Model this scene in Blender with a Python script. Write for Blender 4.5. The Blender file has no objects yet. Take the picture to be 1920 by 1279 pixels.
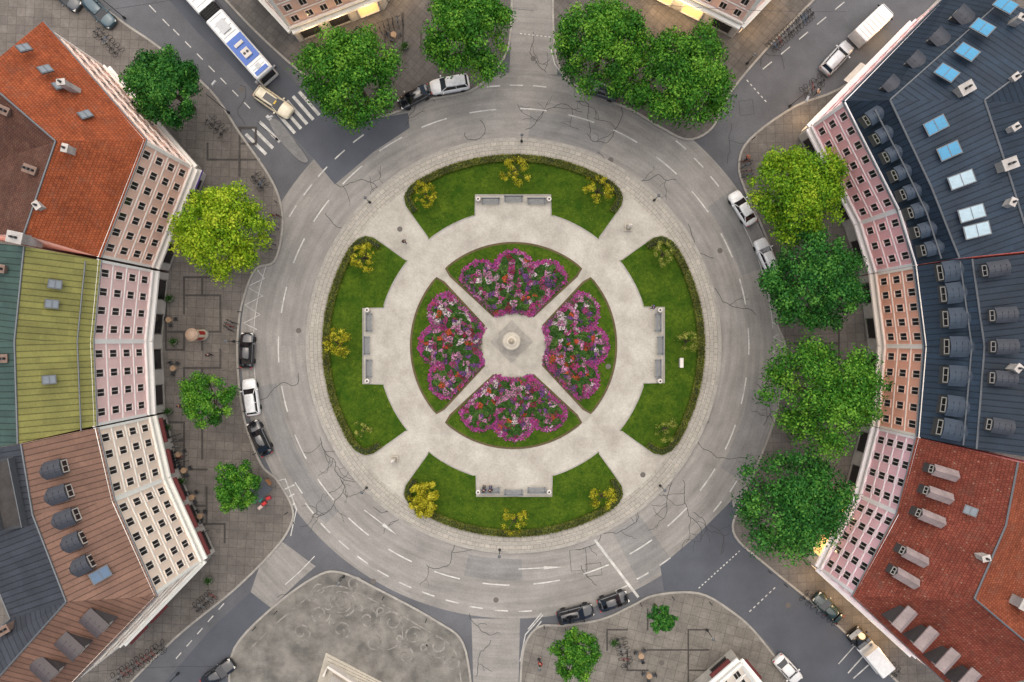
import bpy, math, random
import numpy as np
from mathutils import Vector, Matrix
random.seed(7); rng=np.random.default_rng(7)
H=85.0; PX=15.0; K=0.72
scene=bpy.context.scene; COL=scene.collection
def W(px,py,z=0.0):
    s=(H-z)/H/PX
    return ((px-960)*s,(639.5-py)*s,z)
def W2(px,py,z=0.0):
    w=W(px,py,z); return (w[0],w[1])
CX,CY=W2(963,648)
def lin(c):
    o=[]
    for v in c[:3]:
        v=v/255.0
        o.append(min(0.9,(v/12.92 if v<=0.04045 else ((v+0.055)/1.055)**2.4)*K))
    return (o[0],o[1],o[2],1.0)
# ------------------------------------------------------------ materials
MATS={}
def newmat(name):
    m=bpy.data.materials.new(name); m.use_nodes=True
    nt=m.node_tree; b=nt.nodes['Principled BSDF']
    return m,nt,b
def mathn(nt,op,a,b=None):
    n=nt.nodes.new('ShaderNodeMath'); n.operation=op
    for i,v in enumerate([a,b]):
        if v is None: continue
        if isinstance(v,(int,float)): n.inputs[i].default_value=v
        else: nt.links.new(v,n.inputs[i])
    return n.outputs[0]
def mixc(nt,fac,a,b,blend='MIX'):
    n=nt.nodes.new('ShaderNodeMix'); n.data_type='RGBA'; n.blend_type=blend
    for sock,v in ((n.inputs[0],fac),(n.inputs[6],a),(n.inputs[7],b)):
        if isinstance(v,(int,float)): sock.default_value=v
        elif isinstance(v,tuple): sock.default_value=v
        else: nt.links.new(v,sock)
    return n.outputs[2]
def ramp(nt,fac,p0,p1,v0=0.0,v1=1.0):
    n=nt.nodes.new('ShaderNodeMapRange'); n.inputs[1].default_value=p0; n.inputs[2].default_value=p1
    n.inputs[3].default_value=v0; n.inputs[4].default_value=v1
    nt.links.new(fac,n.inputs[0]); return n.outputs[0]
def noise(nt,vec,scale,detail=4,rough=0.6):
    n=nt.nodes.new('ShaderNodeTexNoise'); n.inputs['Scale'].default_value=scale; n.inputs['Detail'].default_value=detail
    n.inputs['Roughness'].default_value=rough
    if vec is not None: nt.links.new(vec,n.inputs['Vector'])
    return n.outputs['Fac']
def bump(nt,b,h,s=0.3,d=0.05):
    n=nt.nodes.new('ShaderNodeBump'); n.inputs['Strength'].default_value=s; n.inputs['Distance'].default_value=d
    nt.links.new(h,n.inputs['Height']); nt.links.new(n.outputs[0],b.inputs['Normal'])
def texco(nt,which='Object'):
    return nt.nodes.new('ShaderNodeTexCoord').outputs[which]
def scalec(c,f): return (c[0]*f,c[1]*f,c[2]*f,1.0)
def comb(nt,v):
    n=nt.nodes.new('ShaderNodeCombineColor')
    for i in range(3): nt.links.new(v,n.inputs[i])
    return n.outputs[0]
def M_noise(name,c,var=0.25,scale=0.4,fine=6.0,rough=0.85,b=0.2,co='Object',c2=None,metal=0.0):
    if name in MATS: return MATS[name]
    m,nt,bs=newmat(name); v=texco(nt,co)
    cc=lin(c); c2=lin(c2) if c2 else scalec(cc,1-var*1.3)
    n1=ramp(nt,noise(nt,v,scale,5),0.35,0.65)
    a=mixc(nt,n1,cc,c2)
    f=noise(nt,v,fine,3)
    g=ramp(nt,f,0.3,0.7,1-var*0.6,1+var*0.6)
    a=mixc(nt,1.0,a,comb(nt,g),'MULTIPLY')
    nt.links.new(a,bs.inputs['Base Color']); bs.inputs['Roughness'].default_value=rough; bs.inputs['Metallic'].default_value=metal
    if b: bump(nt,bs,f,b,0.03)
    MATS[name]=m; return m
def M_plain(name,c,rough=0.5,metal=0.0,coat=0.0,emit=0.0,emc=None):
    if name in MATS: return MATS[name]
    m,nt,bs=newmat(name); v=texco(nt)
    cc=lin(c); f=ramp(nt,noise(nt,v,2.5,3),0.3,0.7,0.88,1.08)
    nt.links.new(mixc(nt,1.0,cc,comb(nt,f),'MULTIPLY'),bs.inputs['Base Color'])
    bs.inputs['Roughness'].default_value=rough; bs.inputs['Metallic'].default_value=metal
    bs.inputs['Coat Weight'].default_value=coat
    if emit: bs.inputs['Emission Color'].default_value=lin(emc or c); bs.inputs['Emission Strength'].default_value=emit
    MATS[name]=m; return m
def M_polar(name,c,slab=True):
    m,nt,bs=newmat(name); v=texco(nt)
    sx=nt.nodes.new('ShaderNodeSeparateXYZ'); nt.links.new(v,sx.inputs[0])
    x=mathn(nt,'SUBTRACT',sx.outputs[0],CX); y=mathn(nt,'SUBTRACT',sx.outputs[1],CY)
    r=mathn(nt,'SQRT',mathn(nt,'ADD',mathn(nt,'MULTIPLY',x,x),mathn(nt,'MULTIPLY',y,y)))
    a=mathn(nt,'ARCTAN2',y,x)
    cm=nt.nodes.new('ShaderNodeCombineXYZ')
    nt.links.new(mathn(nt,'MULTIPLY',a,24.7 if slab else 4.0),cm.inputs[0]); nt.links.new(mathn(nt,'MULTIPLY',r,1.0 if slab else 1.6),cm.inputs[1])
    cc=lin(c)
    if slab:
        br=nt.nodes.new('ShaderNodeTexBrick'); nt.links.new(cm.outputs[0],br.inputs['Vector'])
        br.inputs['Scale'].default_value=1.0; br.inputs['Brick Width'].default_value=0.75; br.inputs['Row Height'].default_value=0.5
        br.inputs['Mortar Size'].default_value=0.03; br.inputs['Color1'].default_value=cc; br.inputs['Color2'].default_value=scalec(cc,0.86)
        br.inputs['Mortar'].default_value=scalec(cc,0.55); base=br.outputs['Color']
    else:
        s=ramp(nt,noise(nt,cm.outputs[0],1.0,5),0.3,0.7)
        base=mixc(nt,s,scalec(cc,0.78),scalec(cc,1.12))
    n1=ramp(nt,noise(nt,v,0.25,6,0.7),0.3,0.7,0.78,1.14); n2=ramp(nt,noise(nt,v,5.0,4,0.7),0.3,0.7,0.84,1.14)
    base=mixc(nt,1.0,base,comb(nt,mathn(nt,'MULTIPLY',n1,n2)),'MULTIPLY')
    nt.links.new(base,bs.inputs['Base Color']); bs.inputs['Roughness'].default_value=0.9
    bump(nt,bs,n2,0.2,0.02)
    return m
def M_slab(name,c,bw=0.9,bh=0.9,rot=0.0,mort=0.03,mc=0.55,v2=0.82):
    m,nt,bs=newmat(name); v=texco(nt)
    mp=nt.nodes.new('ShaderNodeMapping'); mp.inputs['Rotation'].default_value=(0,0,rot); nt.links.new(v,mp.inputs[0])
    cc=lin(c); br=nt.nodes.new('ShaderNodeTexBrick'); nt.links.new(mp.outputs[0],br.inputs['Vector'])
    br.offset=0.0
    for k,x in (('Scale',1.0),('Brick Width',bw),('Row Height',bh),('Mortar Size',mort),('Color1',cc),('Color2',scalec(cc,v2)),('Mortar',scalec(cc,mc))): br.inputs[k].default_value=x
    n1=ramp(nt,noise(nt,v,0.3,6,0.7),0.3,0.7,0.66,1.2); n2=ramp(nt,noise(nt,v,4.0,5,0.75),0.3,0.7,0.78,1.2)
    base=mixc(nt,1.0,br.outputs['Color'],comb(nt,mathn(nt,'MULTIPLY',n1,n2)),'MULTIPLY')
    nt.links.new(base,bs.inputs['Base Color']); bs.inputs['Roughness'].default_value=0.9
    bump(nt,bs,n2,0.25,0.02)
    return m
def M_seam(name,c,w=0.6,rough=0.6,var=0.22):
    m,nt,bs=newmat(name); v=texco(nt,'UV'); cc=lin(c)
    sx=nt.nodes.new('ShaderNodeSeparateXYZ'); nt.links.new(v,sx.inputs[0])
    fr=mathn(nt,'FRACT',mathn(nt,'DIVIDE',sx.outputs[0],w))
    tri=mathn(nt,'ABSOLUTE',mathn(nt,'SUBTRACT',fr,0.5))
    ln=ramp(nt,tri,0.38,0.47)
    pan=nt.nodes.new('ShaderNodeTexWhiteNoise'); pan.noise_dimensions='2D'
    cm=nt.nodes.new('ShaderNodeCombineXYZ'); nt.links.new(mathn(nt,'FLOOR',mathn(nt,'DIVIDE',sx.outputs[0],w)),cm.inputs[0]); nt.links.new(mathn(nt,'FLOOR',mathn(nt,'DIVIDE',sx.outputs[1],2.3)),cm.inputs[1]); nt.links.new(cm.outputs[0],pan.inputs['Vector'])
    n1=ramp(nt,noise(nt,v,0.35,6,0.65),0.3,0.7,1-var,1+var); n2=ramp(nt,noise(nt,v,5,4),0.3,0.7,0.88,1.12)
    g=mathn(nt,'MULTIPLY',mathn(nt,'MULTIPLY',n1,n2),ramp(nt,pan.outputs['Value'],0,1,0.86,1.1))
    base=mixc(nt,1.0,mixc(nt,ln,cc,scalec(cc,0.5)),comb(nt,g),'MULTIPLY')
    nt.links.new(base,bs.inputs['Base Color']); bs.inputs['Roughness'].default_value=rough; bs.inputs['Specular IOR Level'].default_value=0.3
    bump(nt,bs,ln,0.6,0.06); return m
def M_tile(name,c,c2,moss=None):
    m,nt,bs=newmat(name); v=texco(nt,'UV')
    br=nt.nodes.new('ShaderNodeTexBrick'); nt.links.new(v,br.inputs['Vector'])
    for k,x in (('Scale',1.0),('Brick Width',0.26),('Row Height',0.3),('Mortar Size',0.025),('Color1',lin(c)),('Color2',lin(c2)),('Mortar',scalec(lin(c2),0.55))): br.inputs[k].default_value=x
    n1=ramp(nt,noise(nt,v,0.3,6,0.75),0.3,0.7,0.62,1.22); n2=ramp(nt,noise(nt,v,2.5,5,0.7),0.3,0.7,0.78,1.18)
    base=mixc(nt,1.0,br.outputs['Color'],comb(nt,mathn(nt,'MULTIPLY',n1,n2)),'MULTIPLY')
    base=mixc(nt,ramp(nt,noise(nt,v,0.8,6,0.8),0.52,0.72,0,0.4),base,lin((112,96,84)))
    if moss:
        vo=nt.nodes.new('ShaderNodeTexVoronoi'); vo.inputs['Scale'].default_value=1.6; nt.links.new(v,vo.inputs['Vector'])
        base=mixc(nt,ramp(nt,vo.outputs['Distance'],0.1,0.16,0.5,0.0),base,lin(moss))
    nt.links.new(base,bs.inputs['Base Color']); bs.inputs['Roughness'].default_value=0.9; bs.inputs['Specular IOR Level'].default_value=0.2
    bump(nt,bs,br.outputs['Fac'],-0.4,0.03); return m
def M_leaf(name):
    m,nt,bs=newmat(name); at=nt.nodes.new('ShaderNodeAttribute'); at.attribute_name='col'
    nt.links.new(at.outputs['Color'],bs.inputs['Base Color']); bs.inputs['Roughness'].default_value=0.6
    bs.inputs['Specular IOR Level'].default_value=0.2
    tr=nt.nodes.new('ShaderNodeBsdfTranslucent'); nt.links.new(at.outputs['Color'],tr.inputs['Color'])
    mx=nt.nodes.new('ShaderNodeMixShader'); mx.inputs[0].default_value=0.25
    nt.links.new(bs.outputs[0],mx.inputs[1]); nt.links.new(tr.outputs[0],mx.inputs[2])
    nt.links.new(mx.outputs[0],nt.nodes['Material Output'].inputs['Surface']); return m
def M_lawn(name):
    m,nt,bs=newmat(name); v=texco(nt)
    a=mixc(nt,ramp(nt,noise(nt,v,0.5,5,0.7),0.35,0.68),lin((54,86,12)),lin((92,114,26)))
    a=mixc(nt,ramp(nt,noise(nt,v,3.0,6,0.8),0.42,0.7),a,lin((38,64,10)))
    f=noise(nt,v,14,4,0.8); a=mixc(nt,1.0,a,comb(nt,ramp(nt,f,0.3,0.7,0.6,1.36)),'MULTIPLY')
    vo=nt.nodes.new('ShaderNodeTexVoronoi'); vo.inputs['Scale'].default_value=1.7; nt.links.new(v,vo.inputs['Vector'])
    a=mixc(nt,ramp(nt,vo.outputs['Distance'],0.08,0.12,0.5,0.0),a,lin((150,150,50)))
    nt.links.new(a,bs.inputs['Base Color']); bs.inputs['Roughness'].default_value=0.95; bs.inputs['Specular IOR Level'].default_value=0.15; bump(nt,bs,f,0.8,0.08); return m

m_leaf=M_leaf('leaf_surface'); m_lawn=M_lawn('lawn_grass')
m_street=M_noise('street_asphalt',(104,105,109),0.24,0.22,7)
m_dark=M_noise('new_asphalt',(88,92,100),0.16,0.25,8)
m_ring=M_polar('ring_asphalt',(153,149,143),False)
m_ring2=M_polar('ring_asphalt_patch',(140,138,135),False)
m_slabring=M_polar('ring_slabs',(182,176,164),True)
m_gravel=M_noise('gravel_paving',(194,189,177),0.2,0.3,5,0.95,0.2,c2=(166,160,149))
m_path=M_noise('granite_path',(184,178,165),0.2,0.8,7)
m_kerb=M_noise('kerb_granite',(172,167,158),0.2,1.0,6)
m_pw=M_slab('paving_west',(122,115,108),1.1,1.1,0.05)
m_pn=M_slab('paving_north',(108,103,98),0.9,0.9,0.7)
m_pe=M_slab('paving_east',(118,112,106),1.1,1.1,-0.05)
m_ps=M_slab('paving_south',(136,130,121),1.2,1.2,0.25)
m_pf=M_noise('forecourt_mosaic',(140,136,128),0.35,0.45,9,0.95,0.4,c2=(98,95,90))
m_cob=M_slab('cobble_band',(86,81,77),0.22,0.22,0.0,0.03,0.6,0.75)
m_mark=M_noise('road_paint',(220,218,211),0.3,1.2,10,0.7,0.0)
m_crack=M_plain('tar_crack',(58,56,56),0.8)
m_glass=M_plain('window_glass',(44,42,44),0.1)
m_skyglass=M_plain('skylight_glass',(50,146,190),0.1)
m_trim=M_noise('white_trim',(232,224,214),0.1,1,6,0.7,0.0)
m_white=M_plain('white_paint',(244,244,242),0.3,0,0.5)
m_black=M_plain('black_paint',(20,22,28),0.2,0,1.0)
m_rubber=M_plain('tyre_rubber',(28,28,28),0.9)
m_carglass=M_plain('vehicle_glass',(14,18,24),0.05,0,0.4)
m_metal=M_plain('grey_metal',(112,116,120),0.5,0.4)
m_dmetal=M_plain('dark_metal',(60,62,66),0.5,0.4)
m_bark=M_noise('bark',(86,70,54),0.3,2,9)
m_bench=M_noise('bench_slats',(140,144,148),0.2,2,9)
m_stone=M_noise('monument_stone',(196,188,172),0.14,1.5,8)
m_dstone=M_noise('monument_granite',(168,162,152),0.2,1.5,8)
m_head=M_plain('lamp_glass',(235,232,220),0.2)
m_red=M_plain('signal_red',(190,40,36),0.5)
m_soil=M_noise('soil',(98,84,50),0.3,2,8)
m_lit=M_plain('lit_shop_window',(240,190,120),0.4,emit=1.3,emc=(255,200,130))
# ------------------------------------------------------------ mesh builder
class MB:
    def __init__(s): s.v=[]; s.f=[]; s.m=[]
    def add(s,vs,fs,mi=0):
        o=len(s.v); s.v+= [tuple(a) for a in vs]
        for f in fs: s.f.append(tuple(o+i for i in f)); s.m.append(mi)
    def box(s,c,sz,mi=0,rz=0.0,tp=1.0):
        ca,sa=math.cos(rz),math.sin(rz); vs=[]
        for k in (-1,1):
            t=1.0 if k<0 else tp
            for i,j in ((-1,-1),(1,-1),(1,1),(-1,1)):
                x=i*sz[0]/2*t; y=j*sz[1]/2*t
                vs.append((c[0]+x*ca-y*sa,c[1]+x*sa+y*ca,c[2]+k*sz[2]/2))
        s.add(vs,[(3,2,1,0),(4,5,6,7),(0,1,5,4),(1,2,6,5),(2,3,7,6),(3,0,4,7)],mi)
    def tube(s,p,q,r0,r1=None,n=7,mi=0,cap=True):
        r1=r0 if r1 is None else r1
        p=Vector(p); q=Vector(q); d=(q-p).normalized()
        a=d.orthogonal().normalized(); b=d.cross(a); vs=[]
        for c,r in ((p,r0),(q,r1)):
            for i in range(n):
                t=2*math.pi*i/n; vs.append(c+a*math.cos(t)*r+b*math.sin(t)*r)
        fs=[(i,(i+1)%n,n+(i+1)%n,n+i) for i in range(n)]
        if cap: fs+=[tuple(range(n-1,-1,-1)),tuple(range(n,2*n))]
        s.add(vs,fs,mi)
    def lathe(s,c,prof,n=20,mi=0):
        vs=[];fs=[]
        for r,z in prof:
            for i in range(n):
                t=2*math.pi*i/n; vs.append((c[0]+r*math.cos(t),c[1]+r*math.sin(t),c[2]+z))
        for k in range(len(prof)-1):
            for i in range(n): fs.append((k*n+i,k*n+(i+1)%n,(k+1)*n+(i+1)%n,(k+1)*n+i))
        fs.append(tuple(range(n-1,-1,-1))); fs.append(tuple(range((len(prof)-1)*n,len(prof)*n)))
        s.add(vs,fs,mi)
    def loft(s,secs,mi=0,cap=True):
        n=len(secs[0]); vs=[p for q in secs for p in q]; fs=[]
        for k in range(len(secs)-1):
            for i in range(n): fs.append((k*n+i,k*n+(i+1)%n,(k+1)*n+(i+1)%n,(k+1)*n+i))
        if cap: fs+=[tuple(range(n-1,-1,-1)),tuple(range((len(secs)-1)*n,len(secs)*n))]
        s.add(vs,fs,mi)
    def prism(s,poly,z0,z1,mi=0,top_only=False):
        n=len(poly); a=sum(poly[i][0]*poly[(i+1)%n][1]-poly[(i+1)%n][0]*poly[i][1] for i in range(n))
        if a<0: poly=poly[::-1]
        vs=[(p[0],p[1],z1) for p in poly]; fs=[tuple(range(n))]
        if not top_only:
            vs+=[(p[0],p[1],z0) for p in poly]; fs+=[(i,n+i,n+(i+1)%n,(i+1)%n) for i in range(n)]
        s.add(vs,fs,mi)
    def ribbon(s,pts,w,z,mi=0,closed=False,h=0.0):
        n=len(pts); L=[];R=[]
        for i in range(n):
            a=pts[(i-1)%n] if (closed or i>0) else pts[i]; b=pts[(i+1)%n] if (closed or i<n-1) else pts[i]
            dx,dy=b[0]-a[0],b[1]-a[1]; l=math.hypot(dx,dy) or 1; nx,ny=-dy/l,dx/l
            L.append((pts[i][0]+nx*w/2,pts[i][1]+ny*w/2)); R.append((pts[i][0]-nx*w/2,pts[i][1]-ny*w/2))
        m=n if closed else n-1
        vs=[(p[0],p[1],z+h) for p in L]+[(p[0],p[1],z+h) for p in R]
        fs=[(i,n+i,n+(i+1)%n,(i+1)%n) for i in range(m)]
        if h>0:
            vs+=[(p[0],p[1],z) for p in L]+[(p[0],p[1],z) for p in R]
            fs+=[(2*n+i,i,(i+1)%n,2*n+(i+1)%n) for i in range(m)]+[(n+i,3*n+i,3*n+(i+1)%n,n+(i+1)%n) for i in range(m)]
        s.add(vs,fs,mi)
    def mesh(s,name,mats,smooth=False,uvs=None,org=(0,0,0)):
        me=bpy.data.meshes.new(name)
        me.from_pydata([(a[0]-org[0],a[1]-org[1],a[2]-org[2]) for a in s.v],[],s.f)
        for m in mats: me.materials.append(m)
        me.polygons.foreach_set('material_index',s.m)
        if smooth: me.polygons.foreach_set('use_smooth',[True]*len(s.f))
        if uvs is not None:
            ul=me.uv_layers.new(name='UVMap')
            flat=[]
            for p in me.polygons:
                for vi in p.vertices: flat+=list(uvs[vi])
            ul.data.foreach_set('uv',flat)
        me.update(); return me
    def obj(s,name,mats,parent=None,smooth=False,uvs=None,world=True):
        if parent is not None and world:
            n=len(s.v); c=(sum(v[0] for v in s.v)/n,sum(v[1] for v in s.v)/n,min(v[2] for v in s.v))
            me=s.mesh(name,mats,smooth,uvs,c); o=bpy.data.objects.new(name,me); COL.objects.link(o)
            o.parent=parent; pl=WL.get(parent.name,(0,0,0)); o.location=(c[0]-pl[0],c[1]-pl[1],c[2]-pl[2]); WL[o.name]=c
            return o
        me=s.mesh(name,mats,smooth,uvs); o=bpy.data.objects.new(name,me); COL.objects.link(o)
        if parent is not None: o.parent=parent
        return o
WL={}
def empty(name,loc,label,cat,rz=0.0,group=None):
    o=bpy.data.objects.new(name,None); COL.objects.link(o); o.location=loc; o.rotation_euler=(0,0,rz)
    o.empty_display_size=0.5; WL[o.name]=tuple(loc); o['label']=label; o['category']=cat
    if group: o['group']=group
    return o
def top(o,label,cat,group=None,kind=None):
    o['label']=label; o['category']=cat
    if group: o['group']=group
    if kind: o['kind']=kind
    return o
def struct(o,label=None,cat=None):
    o['kind']='structure'; o['label']=label or o.name; o['category']=cat or 'ground'; return o
def smoothline(pts,k=6,closed=False):
    out=[]; n=len(pts); rngi=range(n if closed else n-1)
    g=(lambda i:pts[i%n]) if closed else (lambda i:pts[min(max(i,0),n-1)])
    for i in rngi:
        p0,p1,p2,p3=g(i-1),g(i),g(i+1),g(i+2)
        for j in range(k):
            t=j/k
            out.append(tuple(0.5*((2*p1[d])+(-p0[d]+p2[d])*t+(2*p0[d]-5*p1[d]+4*p2[d]-p3[d])*t*t+(-p0[d]+3*p1[d]-3*p2[d]+p3[d])*t**3) for d in (0,1)))
    if not closed: out.append(tuple(pts[-1]))
    return out
def circ(r,n=160,c=None,a0=0,a1=2*math.pi,close=True):
    c=c or (CX,CY); m=n if close else n-1
    return [(c[0]+r*math.cos(a0+(a1-a0)*i/m),c[1]+r*math.sin(a0+(a1-a0)*i/m)) for i in range(n)]
def annulus(name,r0,r1,z,mat):
    b=MB(); b.ribbon(circ((r0+r1)/2),r1-r0,z,closed=True); return struct(b.obj(name,[mat]))
R=lambda p:p/PX
# ------------------------------------------------------------ ground
b=MB(); b.add([(-600,-600,0),(600,-600,0),(600,600,0),(-600,600,0)],[(0,1,2,3)])
struct(b.obj('ground',[m_street]),'grey asphalt ground')
annulus('ring_road',R(380),R(512),0.006,m_ring)
def polypx(name,pts,z,mat,label=None):
    b=MB(); b.prism([W2(*p) for p in pts],0,z,top_only=True); return struct(b.obj(name,[mat]),label)
b=MB()
for a0,a1,r0,r1 in ((0.3,0.62,446,508),(1.15,1.5,392,440),(2.1,2.35,448,500),(3.3,3.9,450,486),(4.5,4.75,400,441),(5.2,5.35,395,505),(5.75,6.1,450,500)):
    b.ribbon(circ(R((r0+r1)/2),24,None,a0,a1,False),R(r1-r0),0.0095)
struct(b.obj('ring_road_patch',[m_ring2]),'darker resurfaced strips of the ring road')
polypx('road_surface',[(884,1160),(975,1160),(972,1300),(888,1300)],0.010,m_ring)
polypx('road_surface',[(962,-20),(1040,-20),(1045,140),(955,140)],0.010,m_ring)
polypx('road_surface',[(508,1000),(592,1062),(560,1090),(508,1140),(470,1110)],0.012,m_ring)
polypx('road_patch',[(440,40),(560,160),(612,185),(655,232),(765,212),(768,240),(700,285),(628,346),(590,300),(556,262),(430,120),(370,60),(300,-20),(390,-20)],0.013,m_dark)
polypx('road_patch',[(1238,1062),(1300,1010),(1372,938),(1385,1000),(1440,1058),(1540,1140),(1700,1290),(1505,1290),(1440,1205),(1372,1140),(1310,1108),(1245,1108)],0.013,m_dark)
polypx('road_patch',[(1345,200),(1400,150),(1440,190),(1385,262),(1345,250)],0.013,m_street)
polypx('road_patch',[(395,1180),(470,1110),(508,1140),(440,1215),(430,1290),(300,1290)],0.014,m_dark)
def pavement(name,kerb,rest,mat,label):
    k=smoothline([W2(*p) for p in kerb],5)
    poly=k+[W2(*p) for p in rest]
    b=MB(); b.prism(poly,-0.02,0.12); o=struct(b.obj(name,[mat]),label,'pavement')
    b=MB(); b.ribbon(k,0.26,0.10,h=0.035); struct(b.obj('kerb',[m_kerb]),'granite kerb','kerb')
pavement('pavement',[(150,-20),(235,45),(300,90),(395,170),(450,250),(505,330),(526,380),(530,430),(515,490),(480,505),(457,560),(447,620),(447,700),(460,790),(490,870),(520,900),(548,950),(545,985),(515,1030),(440,1105),(330,1195),(230,1295)],[(-60,1295),(-60,-20)],m_pw,'grey slab pavement')
pavement('pavement',[(405,-20),(470,50),(545,120),(610,172),(650,222),(700,222),(760,205),(800,188),(880,172),(930,130),(955,80),(960,-20)],[],m_pn,'grey slab pavement')
pavement('pavement',[(1036,-20),(1040,90),(1060,145),(1110,178),(1180,205),(1240,240),(1290,262),(1335,240),(1365,180),(1430,100),(1545,-20)],[],m_pn,'grey slab pavement')
pavement('pavement',[(1780,-20),(1600,150),(1490,200),(1405,262),(1385,310),(1398,360),(1430,430),(1462,520),(1455,600),(1472,650),(1466,720),(1450,790),(1420,870),(1382,955),(1378,1005),(1440,1062),(1540,1145),(1700,1295)],[(1990,1295),(1990,-20)],m_pe,'grey slab pavement')
pavement('pavement',[(975,1295),(982,1215),(1010,1175),(1060,1172),(1130,1160),(1185,1135),(1230,1115),(1310,1112),(1370,1145),(1420,1190),(1500,1295)],[],m_ps,'beige slab pavement')
pavement('forecourt',[(430,1295),(440,1215),(510,1140),(590,1082),(640,1073),(720,1110),(820,1165),(868,1205),(885,1295)],[],m_pf,'pebble mosaic forecourt')
pts=[(506,228),(524,228),(556,268),(578,302),(560,300),(524,262)]
b=MB(); b.prism(smoothline([W2(*p) for p in pts],4,True),0,0.12); struct(b.obj('traffic_island',[M_noise('island_concrete',(134,133,131),0.2,1,6)]),'small grey concrete traffic island','pavement')
b=MB(); used=set()
def bands(x0,y0,x1,y1,g,n,wd=0.26):
    for _ in range(n):
        gx=random.randrange(int((x1-x0)/g)); gy=random.randrange(int((y1-y0)/g)); 
        x=x0+gx*g; y=y0+gy*g
        for st in range(random.randint(2,4)):
            d=random.choice([(1,0),(0,1),(0,-1)]); L=g
            nx,ny=x+d[0]*L,y+d[1]*L
            key=(round(min(x,nx)),round(min(y,ny)),d[0])
            if key not in used and x0<=nx<=x1 and y0<=ny<=y1:
                used.add(key); a=W2(x,y); c=W2(nx,ny)
                b.box(((a[0]+c[0])/2,(a[1]+c[1])/2,0.1215+0.0004*(len(used)%9)),(abs(a[0]-c[0])+wd,abs(a[1]-c[1])+wd,0.01))
            x,y=nx,ny
bands(312,520,440,880,34,24); bands(320,880,430,1030,34,6); bands(390,240,480,330,30,4)
bands(1470,610,1620,700,34,5); bands(1100,1180,1360,1270,38,7,0.2); bands(620,60,940,120,34,5)
struct(b.obj('paving_band',[m_cob]),'dark cobble bands in the pavement','pavement')
b=MB()
def scroll(px,py,r,turn,rot,w=0.2):
    n=34; pts=[]
    for i in range(n):
        t=i/(n-1); a=rot+turn*t*2*math.pi; rr=r*(1-0.75*t)
        pts.append(W2(px+rr*math.cos(a),py+rr*math.sin(a)))
    b.ribbon(pts,w,0.128+0.0006*(len(b.v)%11))
for (x,y,r,t,ro) in [(600,1150,20,1.3,0),(645,1128,28,-1.2,2),(690,1160,22,1.3,4),(640,1180,18,-1.2,1),(735,1165,22,1.2,3),(775,1192,20,-1.2,0),(820,1210,24,1.5,1),(565,1185,20,-1.3,2),(700,1205,16,1.2,5),(600,1105,14,1.1,2),(665,1095,16,-1.1,0),(760,1228,18,1.2,4),(850,1240,18,-1.2,4),(615,1135,9,1,0),(672,1140,9,-1,1),(715,1145,9,1,2),(750,1195,9,1,0),(795,1215,9,-1,0),(585,1120,9,1,0),(625,1165,8,1,2)]: scroll(x,y,r,t,ro)
for r in (10,20): b.ribbon(circ(R(r),30,W2(640,1128)),0.12,0.136,closed=True)
b.ribbon(smoothline([W2(*p) for p in [(470,1215),(540,1150),(620,1098),(700,1125),(790,1175),(850,1215),(865,1279)]],6),0.18,0.1375)
b.ribbon(smoothline([W2(*p) for p in [(700,1195),(712,1150),(745,1150),(755,1195),(735,1215),(715,1215),(700,1195)]],6),0.14,0.138)
struct(b.obj('mosaic_pattern',[M_noise('mosaic_light',(154,150,142),0.45,1.2,9)]),'pale pebble scrolls set in the forecourt','pavement')
# ------------------------------------------------------------ island
b=MB(); b.prism(circ(R(388)),0,0.12); struct(b.obj('island_pavement',[m_slabring]),'ring of pale stone slabs','pavement')
b=MB(); b.ribbon(circ(R(387)),0.35,0.1,closed=True,h=0.035); b.ribbon(circ(R(372)),0.12,0.122,closed=True,h=0.003); struct(b.obj('kerb',[m_kerb]),'granite kerb','kerb')
b=MB(); b.prism(circ(R(354)),0,0.126,top_only=True); struct(b.obj('island_path',[m_gravel]),'pale gravel paths','path')
def CP(x,y,q):
    for _ in range(q): x,y=y,-x
    return (CX+x/PX,CY+y/PX)
def arcpx(r,x0,x1,n):
    a0=math.acos(max(-1,min(1,x0/r))); a1=math.acos(max(-1,min(1,x1/r)))
    return [(r*math.cos(a0+(a1-a0)*i/(n-1)),r*math.sin(a0+(a1-a0)*i/(n-1))) for i in range(n)]
lawn=[(-72,243),(-72,282),(70,282),(70,243)]+arcpx(254,76,159,10)+[(161,203),(182,232),(203,262),(206,278),(198,296)]+arcpx(357,192,-192,50)+[(-198,296),(-206,278),(-203,262),(-182,232),(-161,203)]+arcpx(254,-159,-76,10)
def leafmesh(name,pos,nrm,size,col,asp=0.62,mat=None):
    N=len(pos); r=rng.normal(size=(N,3)); nrm=nrm/np.linalg.norm(nrm,axis=1,keepdims=True)
    t=np.cross(nrm,r); t/=np.linalg.norm(t,axis=1,keepdims=True)+1e-9; bt=np.cross(nrm,t)
    s=size[:,None]
    v=np.stack([pos-t*s,pos-bt*s*asp,pos+t*s,pos+bt*s*asp],1).reshape(-1,3)
    me=bpy.data.meshes.new(name); me.vertices.add(4*N); me.vertices.foreach_set('co',v.ravel())
    me.loops.add(4*N); me.loops.foreach_set('vertex_index',np.arange(4*N,dtype=np.int32))
    me.polygons.add(N); me.polygons.foreach_set('loop_start',np.arange(0,4*N,4,dtype=np.int32))
    at=me.color_attributes.new('col','FLOAT_COLOR','POINT')
    c=np.concatenate([np.clip(col,0,1),np.ones((N,1))],1); at.data.foreach_set('color',np.repeat(c,4,0).ravel())
    me.materials.append(mat or m_leaf); me.update(calc_edges=True); return me
def link(name,me,parent=None,loc=(0,0,0)):
    o=bpy.data.objects.new(name,me); COL.objects.link(o); o.location=loc
    if parent: o.parent=parent
    return o
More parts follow.
